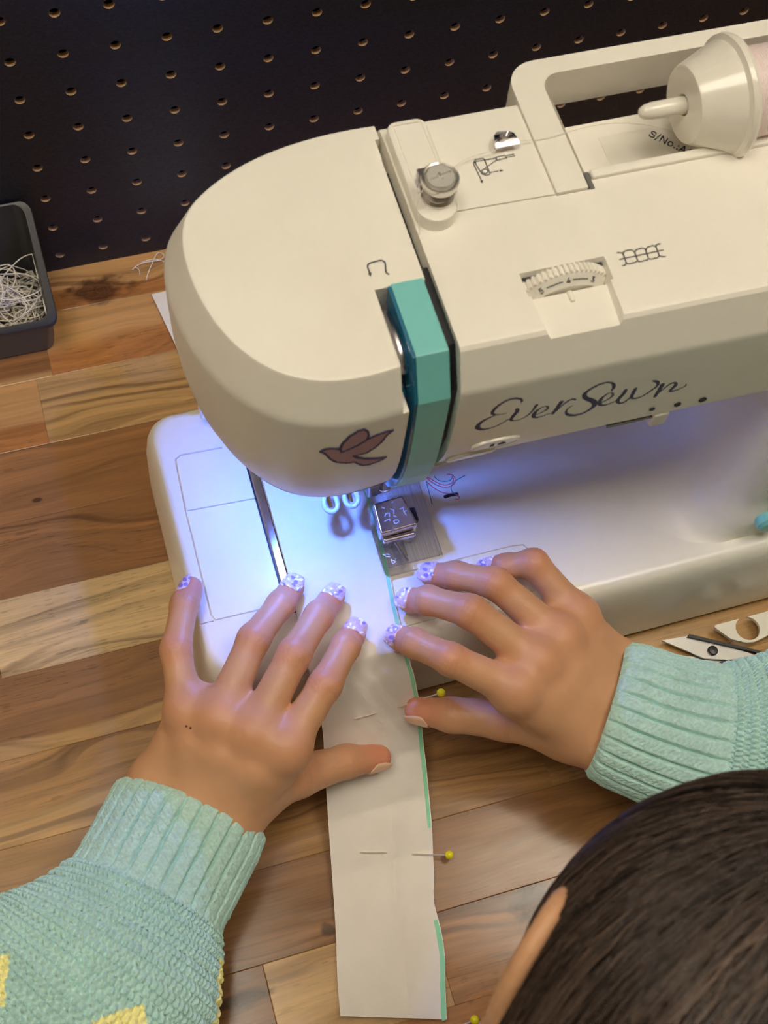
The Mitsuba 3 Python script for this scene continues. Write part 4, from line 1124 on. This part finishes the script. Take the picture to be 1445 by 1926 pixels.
def ear_mesh():
    """Left ear: helix rim, bowl and lobe as one blended surface."""
    e0, up, bk = H(.0, .0, .0) + hs * .074, hz, -hf
    E = lambda a, b, c: HEAD_C + hs * (.0668 + .72 * c) + hz * (a - .004) + (-hf) * b
    rim = [E(.010, -.014, .004), E(.024, -.006, .012), E(.026, .006, .018), E(.016, .014, .021), E(-.002, .014, .019), E(-.018, .008, .013), E(-.030, .000, .008), E(-.034, -.006, .005)]
    rim = spline(rim, 22)
    lo, hi = rim.min(0) - .02, rim.max(0) + .02
    Gp = grid(lo, hi, .0016)
    d = None
    for a, b in zip(rim[:-1], rim[1:]):
        c = cone_sdf(Gp, a, b, .0032, .0032)
        d = c if d is None else np.minimum(d, c)
    bowl = ellipsoid(Gp, E(-.002, -.001, .006), (.0045, .017, .027), HR)
    d = smin(d, bowl, .006)
    d = smin(d, ellipsoid(Gp, E(-.032, -.005, .006), (.0045, .008, .009), HR), .006)
    d = smin(d, cone_sdf(Gp, E(.004, -.008, -.012), E(-.016, -.008, -.010), .010, .010), .006)
    m = surface_nets(d, lo, .0016)
    taubin(m, 5)
    return m


hl, hr = hand_mesh(LH), hand_mesh(RH)
whole = man(bm) + man(hl) + man(hr) + man(ear_mesh())
bmesh = tri(whole)
V = bmesh.vertices
colr = np.tile(A(lin(196, 148, 112)), (len(V), 1))
red, pale = A(lin(204, 128, 102)), A(lin(222, 170, 136))
w_red, w_dark = np.zeros(len(V)), np.zeros(len(V))
for h in (LH, RH):
    for k, f in enumerate(h['fingers'] + [h['thumb']]):
        for s, (amt, rad) in enumerate(((.35, .009), (.55, .006), (.35, .0045), (.75, .009))):
            w_red = np.maximum(w_red, amt * np.exp(-(np.linalg.norm(V - A(f[s][0]) - [0, 0, .004], axis=1) / (rad * 1.6)) ** 2 * 1.2))
        # creases over the middle and end joints: fine grooves across the back of the finger
        q = [A(p) for p, _ in f]
        for s, gaps in ((1, (-.0030, -.0012, .0008, .0026)), (2, (-.0008, .0012))):
            ax = q[s + 1] - q[s - 1]
            ax /= np.linalg.norm(ax)
            rel = V - q[s]
            t = rel @ ax
            lat = np.linalg.norm(rel - t[:, None] * ax, axis=1)
            near = (lat < f[s][1] * 1.7) & (rel[:, 2] > -.001)
            wob = .0018 * (meshkit.noise(V * 220, 4) - .5)
            for gpos in gaps:
                w_dark = np.maximum(w_dark, near * .5 * meshkit.noise(V * 260, 12) * np.exp(-((t - gpos + wob) / .0007) ** 2) * np.clip(1.6 - lat / f[s][1], 0, 1))
colr = colr * (1 - w_red[:, None]) + red * w_red[:, None]
colr = colr * (1 - .45 * w_dark[:, None])
mott = meshkit.fbm(V * 70, 3, 9)[:, None]
colr = colr * (.90 + .2 * mott)


def skin_bump(p, n, uv):
    return (noise(p.x * 1400, p.y * 1400, p.z * 1400) * .5 + voronoi(p.x * 700 + p.z * 300, p.y * 700 + p.z * 200)[0] * .5) * .00012


scene['skin'] = {'type': 'twosided', 'b': {'type': 'bumpmap', 't': proc(skin_bump, 2e-4), 'b': {'type': 'principled', 'base_color': {'type': 'mesh_attribute', 'name': 'vertex_color'}, 'roughness': .46, 'specular': .4, 'sheen': .15}}}
put(PS + '__body', bmesh, 'skin', smooth=True, color=np.clip(colr, 0, 1))

vt = bmesh.vertices
for i, q in enumerate(((0.0078, -0.3183, 0.084), (0.0092, -0.3192, 0.084))):
    near = vt[np.linalg.norm(vt[:, :2] - A(q)[:2], axis=1) < .0016]
    top_ = near[np.argmax(near[:, 2])]
    put(num(PS + '__mole', i), trimesh.creation.icosphere(2, .00055).apply_translation(top_), 'mole', smooth=True)

# fingernails
def nail_color(p, n, uv):
    d, d2, r = voronoi(p.x * 900 + p.z * 350, p.y * 900 + p.z * 350)
    base = mix(lin(204, 172, 200), lin(232, 208, 222), r)
    star = smoothstep(.42, .30, voronoi(p.x * 330 + 3, p.y * 330 + p.z * 120)[0]) * smoothstep(.45, .6, voronoi(p.x * 330 + 3, p.y * 330 + p.z * 120)[2])
    base = mix(base, mi.Color3f(lin(120, 100, 190)), .75 * star)
    return mix(base, mi.Color3f(lin(255, 250, 255)), dr.select(r > .86, 1., 0.))


scene['nail_glitter'] = {'type': 'twosided', 'b': {'type': 'principled', 'base_color': proc(nail_color), 'roughness': .18, 'specular': .6, 'clearcoat': .8}}
scene['mole'] = pr((96, 52, 42), .6)
scene['nail_bare'] = pr((222, 182, 152), .3, .5)


def nail(tip, prev, r, up, r_prev, wid=1.0, back=.0066):
    seg = np.linalg.norm(A(tip) - A(prev))
    ax = A(tip) - A(prev)
    ax /= np.linalg.norm(ax)
    up = A(up, float)
    up -= (up @ ax) * ax
    up /= np.linalg.norm(up)
    sd = np.cross(ax, up)
    nu, nv = 15, 15
    X, Y, Z_ = (np.zeros((nv, nu)) for _ in range(3))
    for j, t in enumerate(np.linspace(0, 1, nv)):
        s = -back + t * (back + r * .80)
        taper = 1 - .34 * max(0, (t - .5) / .5) ** 2.2
        if t < .3:
            taper = 1 - .55 * ((.3 - t) / .3) ** 2.4
        ro = r + (r_prev - r) * max(0, -s) / seg + .0007
        rr = ro * (1 if s < 0 else math.sqrt(max(0, 1 - (s / (r + .0014)) ** 2)) * .92 + .08)
        rr = max(rr, r * .52)
        for i, b in enumerate(np.linspace(-wid, wid, nu)):
            b = b * taper
            p = A(tip) + ax * s + (up * math.cos(b) * rr + sd * math.sin(b) * (ro - .0001))
            X[j, i], Y[j, i], Z_[j, i] = p
    top = np.stack([X, Y, Z_], -1)
    m = sheet(X, Y, Z_, .0004)
    v = m.vertices
    n_ = nu * nv
    v[n_:] = top.reshape(-1, 3) - up * .0007
    m = trimesh.Trimesh(v, m.faces, process=False)
    if m.volume < 0:
        m.invert()
    return m


NAILS = []
for h, ups, tup in ((LH, [(-1, .25, .45), (.05, .25, 1), (.12, .25, 1), (.30, .25, 1)], (.05, -1, -.25)), (RH, [(-.3, .5, .8), (-.5, .3, 1), (-.6, .25, 1), (-.6, .2, 1)], (-.1, -1, -.12))):
    for f, u in zip(h['fingers'], ups):
        NAILS.append((f, u, 'nail_glitter'))
    NAILS.append((h['thumb'], tup, 'nail_bare'))
for i, (f, u, m) in enumerate(NAILS):
    k = num(PS + '__fingernail', i)
    put(k, nail(f[3][0], f[2][0], f[3][1], u, f[2][1]), m, smooth=50)
    tag(k, 'glittering lilac fingernail with purple stars' if m == 'nail_glitter' else 'bare thumbnail')

# sweater: torso as one blended surface, sleeves as knitted tubes, ribbed cuffs
KN = lin(178, 214, 208)


def knit_col(p, n, uv):
    f = noise(p.x * 1800, p.y * 1800, p.z * 1800)
    m = fbm(p.x * 60, p.y * 60, p.z * 60, 3)
    return mi.Color3f(KN) * (.80 + .22 * f + .18 * m)


def knit_bump(p, n, uv):
    return noise(p.x * 1600, p.y * 1600, p.z * 1600) * .00045


def fuzz(base):
    return {'type': 'twosided', 'b': {'type': 'bumpmap', 't': proc(knit_bump, 2e-4), 'b': {'type': 'principled', 'base_color': base, 'roughness': .9, 'specular': .15, 'sheen': .6}}}


scene['knit'] = fuzz({'type': 'mesh_attribute', 'name': 'vertex_color'})


def frames(path):
    t = np.gradient(path, axis=0)
    t /= np.linalg.norm(t, axis=1, keepdims=True)
    s = np.cross(t, [0, 0, 1.0])
    s /= np.linalg.norm(s, axis=1, keepdims=True)
    return t, s, np.cross(s, t)


def knit_tube(path, hw, hh, n_s, n_t, disp, lo=0.0):
    """Tube of elliptical section along a path; disp(arc length, angle, girth) displaces it along its normal."""
    t, s, u = frames(path)
    ds = np.r_[0, np.cumsum(np.linalg.norm(np.diff(path, axis=0), axis=1))]
    th = np.linspace(0, 2 * np.pi, n_t, endpoint=False)
    c, sn = np.cos(th), np.sin(th)
    a, b = hw[:, None], hh[:, None]
    pos = path[:, None] + (a * c)[..., None] * s[:, None] + (b * sn)[..., None] * u[:, None]
    nn = (c / a)[..., None] * s[:, None] + (sn / b)[..., None] * u[:, None]
    nn /= np.linalg.norm(nn, axis=-1, keepdims=True)
    D_ = disp(ds[:, None] + 0 * th, th[None] + 0 * ds[:, None], pos)
    return pos + nn * D_[..., None], D_


def tube_mesh(pos, closed_ends=True):
    n, m = pos.shape[:2]
    i, j = np.meshgrid(np.arange(n - 1), np.arange(m), indexing='ij')
    a, b = i * m + j, i * m + (j + 1) % m
    f = np.concatenate([np.stack([a, b, b + m], -1).reshape(-1, 3), np.stack([a, b + m, a + m], -1).reshape(-1, 3)])
    me = trimesh.Trimesh(pos.reshape(-1, 3), f, process=False)
    return me


def resample(pts, n):
    return spline(A(pts), n)


def knit_colors(pos, D_, lo, hi, patch=None):
    v = pos.reshape(-1, 3)
    d = np.clip((D_.ravel() - lo) / (hi - lo), 0, 1)
    base = A(KN)
    col_ = base * (.90 + .2 * meshkit.fbm(v * 90, 3, 2)[:, None])
    col_ = col_ * (.84 + .30 * meshkit.noise(v * 1300, 8)[:, None])
    if patch is not None:
        k = patch(v)[:, None]
        col_ = col_ * (1 - k) + A(lin(244, 240, 170)) * k
    return np.clip(col_, 0, 1)


def make_sleeve(idx, path, hw, hh, cuff_n, shoulder, ribs, patch, twist=0.0):
    """path points from the cuff opening to the elbow; the first cuff_n of 100 samples are ribbed."""
    P_ = resample(path, 240)
    tq = np.linspace(0, 1, 240)
    from scipy.interpolate import PchipInterpolator
    HW, HH = PchipInterpolator(hw[:, 0], hw[:, 1])(tq), PchipInterpolator(hh[:, 0], hh[:, 1])(tq)
    L = np.linalg.norm(np.diff(P_, axis=0), axis=1).sum()
    # --- cuff
    nc = int(240 * cuff_n)
    fine = np.linspace(0, cuff_n, 150)
    cp = np.stack([np.interp(fine, tq, P_[:, k]) for k in range(3)], 1)
    cw, ch = np.interp(fine, tq, HW), np.interp(fine, tq, HH)

    def rib(s, th, pos):
        g = 1 - np.exp(-(np.sin(ribs * th / 2 + .14 * np.sin(s * 90) + .25 * (meshkit.noise(pos * 90, 7) - .5)) / .27) ** 2)
        edge_ = np.clip(s / .0025, 0, 1)
        fade_ = .35 + .65 * np.clip((s.max() - s) / .010, 0, 1)
        knit = .00022 * np.abs(np.sin(s * math.pi / .0024 + 1.3 * np.sin(ribs * th)))
        return fade_ * .0027 * g * (.30 + .70 * np.clip(s / .009, 0, 1) ** .7) + knit + .0006 * (meshkit.noise(pos * 500, 6) - .5) - .0012 * (1 - edge_) ** 2

    pos, D1 = knit_tube(cp, cw, ch, 150, 26 * 24, rib)
    # rolled lip going back inside the opening
    tang = frames(cp)[0][0]
    inner = []
    ctr = cp[0]
    for k, (sc, dd) in enumerate(((.975, -.0010), (.945, -.0008), (.925, .0008), (.915, .006), (.90, .016))):
        inner.append(ctr + (pos[0] - ctr) * sc + tang * dd)
    posx = np.concatenate([A(inner[::-1]), pos])
    Dx = np.concatenate([np.repeat(D1[:1], len(inner), 0), D1])
    put(num(PS + '__sweater__cuff', idx), tube_mesh(posx), 'knit', smooth=True, color=knit_colors(posx, Dx, 0, .0022))
    tag(num(PS + '__sweater__cuff', idx), 'ribbed knitted cuff')
    # --- sleeve up to the elbow
    fine = np.linspace(cuff_n - .022, 1, 420)
    sp = np.stack([np.interp(fine, tq, P_[:, k]) for k in range(3)], 1)
    sw, sh_ = np.interp(fine, tq, HW), np.interp(fine, tq, HH)
    nst = 104

    def moss(s, th, pos):
        pitch = .0031
        row = np.floor(s / pitch)
        w = np.sin(math.pi * s / pitch + .5 * np.sin(th * nst))
        v = np.sin(th * nst + math.pi * row + 1.2 * (meshkit.noise(pos * 260, 1) - .5) * 2)
        jit = meshkit.noise(pos * 330, 5)
        fold = .0022 * (meshkit.fbm(pos * 38, 2, 3) - .5)
        ease = np.clip((s - .0008) / .005, 0, 1)
        return ease * (.0024 * np.sqrt(np.abs(w)) * (.25 + .75 * np.clip(.5 + .75 * v, 0, 1)) + .0012 * (jit - .5) + fold) - (1 - ease) * .0006

    pos, D2 = knit_tube(sp, sw, sh_, 420, 760, moss)
    return pos, D2


def patch_l(v):
    k = np.zeros(len(v))
    for c, ax, ln, wd in YELLOW_L:
        d = v - A(c)
        a = A(ax, float)
        t = d @ a
        lat = np.linalg.norm(d - t[:, None] * a, axis=1)
        k = np.maximum(k, ((np.abs(t) < ln) & (lat < wd)).astype(float))
    return k


YELLOW_L = [((-0.091, -0.4002, 0.095), (.2, .98, 0), .010, .010), ((-0.0487, -0.432, 0.092), (1, -.05, 0), .016, .0075), ((-0.0057, -0.4332, 0.05), (.35, .9, 0), .02, .010)]
lp = A([(0.0029, -0.3436, 0.047), (-0.008, -0.3572, 0.047), (-0.0202, -0.3711, 0.048), (-0.0333, -0.3866, 0.05), (-0.0472, -0.4013, 0.052), (-0.0674, -0.4171, 0.053), (-0.0897, -0.4317, 0.054), tuple(ELL + [0, 0, .004])])
lw = [.0355, .0345, .0345, .0420, .0530, .0610, .0640, .060]
lh = [.0270, .0270, .0285, .0350, .0430, .0450, .0450, .046]
rp = A([(0.2006, -0.3538, 0.063), (0.2181, -0.3663, 0.062), (0.2377, -0.379, 0.06), (0.2558, -0.3882, 0.06), (0.2773, -0.3963, 0.06), (0.3103, -0.4059, 0.058), tuple(ELR + [0, 0, .004])])
rw = [.0325, .0335, .0360, .0415, .0490, .0570, .058]
rh_ = [.0270, .0275, .0305, .0350, .0410, .0440, .046]


def by_arc(path, w):
    s = np.r_[0, np.cumsum(np.linalg.norm(np.diff(path, axis=0), axis=1))]
    return np.stack([s / s[-1], w], 1)


s1, d1 = make_sleeve(0, lp, by_arc(lp, lw), by_arc(lp, lh), by_arc(lp, lw)[2, 0] * 1.28, SHL, 28, patch_l)
s2, d2 = make_sleeve(1, rp, by_arc(rp, rw), by_arc(rp, rh_), by_arc(rp, rw)[2, 0] * 1.2, SHR, 28, None)


def torso_field(Pt):
    t = smin(cone_sdf(Pt, NECK - [0, .012, .035], A([.19, -.70, -.12]), .088, .12), cone_sdf(Pt, SHL, SHR, .058, .058), .05)
    t = smin(t, cone_sdf(Pt, A([.19, -.70, -.1]), A([.19, -.75, -.24]), .12, .122), .05)
    for sh, el in ((SHL, ELL), (SHR, ELR)):
        t = smin(t, cone_sdf(Pt, sh, el + [0, 0, .004], .058, .056), .03)
    t = np.maximum(t, -(np.linalg.norm(Pt - (NECK + [0, .02, .03]), axis=-1) - .05))
    return t


lo, hi = A([-.21, -.92, -.40]), A([.49, -.42, .28])
G = grid(lo, hi, .006)
tm = surface_nets(torso_field(G), lo, .006)
taubin(tm, 8)
m1, m2 = tube_mesh(s1), tube_mesh(s2)
sweater = cat(m1, m2, tm)
colw = np.vstack([knit_colors(s1, d1, 0, .002, patch_l), knit_colors(s2, d2, 0, .002), np.tile(A(KN), (len(tm.vertices), 1))])
put(PS + '__sweater', sweater, 'knit', smooth=True, color=colw)
tag(PS + '__sweater', 'pale green knitted sweater with yellow pattern patches')

# hair: a shaped cap with a few thousand fine locks combed from the crown back and down
def hair_col(p, n, uv):
    f = noise(p.x * 300, p.y * 300, p.z * 300)
    return mix(lin(30, 23, 21), lin(62, 48, 42), f)


scene['hair_base'] = {'type': 'twosided', 'b': {'type': 'principled', 'base_color': proc(hair_col), 'roughness': .42, 'specular': .5}}
scene['hair'] = {'type': 'twosided', 'b': {'type': 'principled', 'base_color': {'type': 'mesh_attribute', 'name': 'vertex_color'}, 'roughness': .38, 'specular': .6}}


def hair_field(Pt):
    d = smin(ellipsoid(Pt, H(0, -.006, .010), (.077, .092, .079), HR), ellipsoid(Pt, H(0, -.036, -.040), (.064, .052, .056), HR), .03)
    d = np.maximum(d, -ellipsoid(Pt, H(0, .085, -.050), (.062, .075, .085), HR))
    return d


lo, hi = HEAD_C - .15, HEAD_C + .15
G = grid(lo, hi, .004)
hm_ = surface_nets(hair_field(G), lo, .004)
taubin(hm_, 6)
put(PS + '__hair', hm_, 'hair_base', smooth=True)
tag(PS + '__hair', 'straight dark brown hair tucked behind the ear')
nr = np.random.default_rng(21)
NH, NPT = 6500, 16
crown = A([.25, -.35, .9]); crown /= np.linalg.norm(crown)       # in head axes (side, face, up)
# start points: over the cap, in head axes
dirs = nr.normal(size=(NH * 3, 3))
dirs /= np.linalg.norm(dirs, axis=1, keepdims=True)
dirs = dirs[(dirs[:, 1] < .35 + .5 * dirs[:, 2]) & (dirs[:, 2] > -.95)][:NH]
rad = A([.077, .092, .079])
tang_dir = A([.35, -.45, -1.0])
strands = []
P0 = dirs.copy()
walk_ = [P0]
for k in range(NPT - 1):
    q = walk_[-1]
    # comb: away from the crown, turning down the back of the head
    away = q - crown
    g = .8 * away + .6 * A([0.1, -.5, -.8]) + .10 * nr.normal(size=q.shape)
    g = g - (g * q).sum(1, keepdims=True) * q
    g /= np.linalg.norm(g, axis=1, keepdims=True) + 1e-9
    q = q + g * .075
    q /= np.linalg.norm(q, axis=1, keepdims=True)
    walk_.append(q)
W = np.stack(walk_, 1)
lift = nr.uniform(.0003, .0028, (NH if len(dirs) >= NH else len(dirs), 1, 1))
W0 = W * rad + A([0, -.006, .010])
Rl = np.linalg.norm(W0, axis=-1, keepdims=True)
U = W0 / Rl
Uw = U[..., 0:1] * hs + U[..., 1:2] * hf + U[..., 2:3] * hz
Rr = Rl.copy()
for _ in range(8):
    Rr = np.clip(Rr - .8 * hair_field((HEAD_C + Uw * Rr).astype(np.float32))[..., None], Rl * .93, Rl * 1.2)
Wp = HEAD_C + Uw * (Rr + lift)
tg = np.gradient(Wp, axis=1)
tg /= np.linalg.norm(tg, axis=-1, keepdims=True)
outn = Wp - HEAD_C
outn -= (outn * tg).sum(-1, keepdims=True) * tg
outn /= np.linalg.norm(outn, axis=-1, keepdims=True)
sdn = np.cross(tg, outn)
wd = (.00042 * np.sin(np.linspace(.25, math.pi - .08, NPT)) ** .5)[None, :, None] * nr.uniform(.7, 1.5, (len(Wp), 1, 1))
ring3 = np.stack([Wp + sdn * wd, Wp + outn * wd * .8, Wp - sdn * wd], 2)
n_s = len(Wp)
vv = ring3.reshape(-1, 3)
s_, k_, c_ = np.meshgrid(np.arange(n_s), np.arange(NPT - 1), np.arange(3), indexing='ij')
a_ = (s_ * NPT + k_) * 3 + c_
b_ = (s_ * NPT + k_) * 3 + (c_ + 1) % 3
ff = np.concatenate([np.stack([a_, b_, b_ + 3], -1).reshape(-1, 3), np.stack([a_, b_ + 3, a_ + 3], -1).reshape(-1, 3)])
tone = nr.uniform(0, 1, n_s) ** 2
hc_ = A(lin(34, 26, 24))[None] * (1 - tone[:, None]) + A(lin(92, 74, 64))[None] * tone[:, None]
put(PS + '__hair__locks', trimesh.Trimesh(vv, ff, process=False), 'hair', smooth=True, color=np.repeat(hc_, NPT * 3, 0))
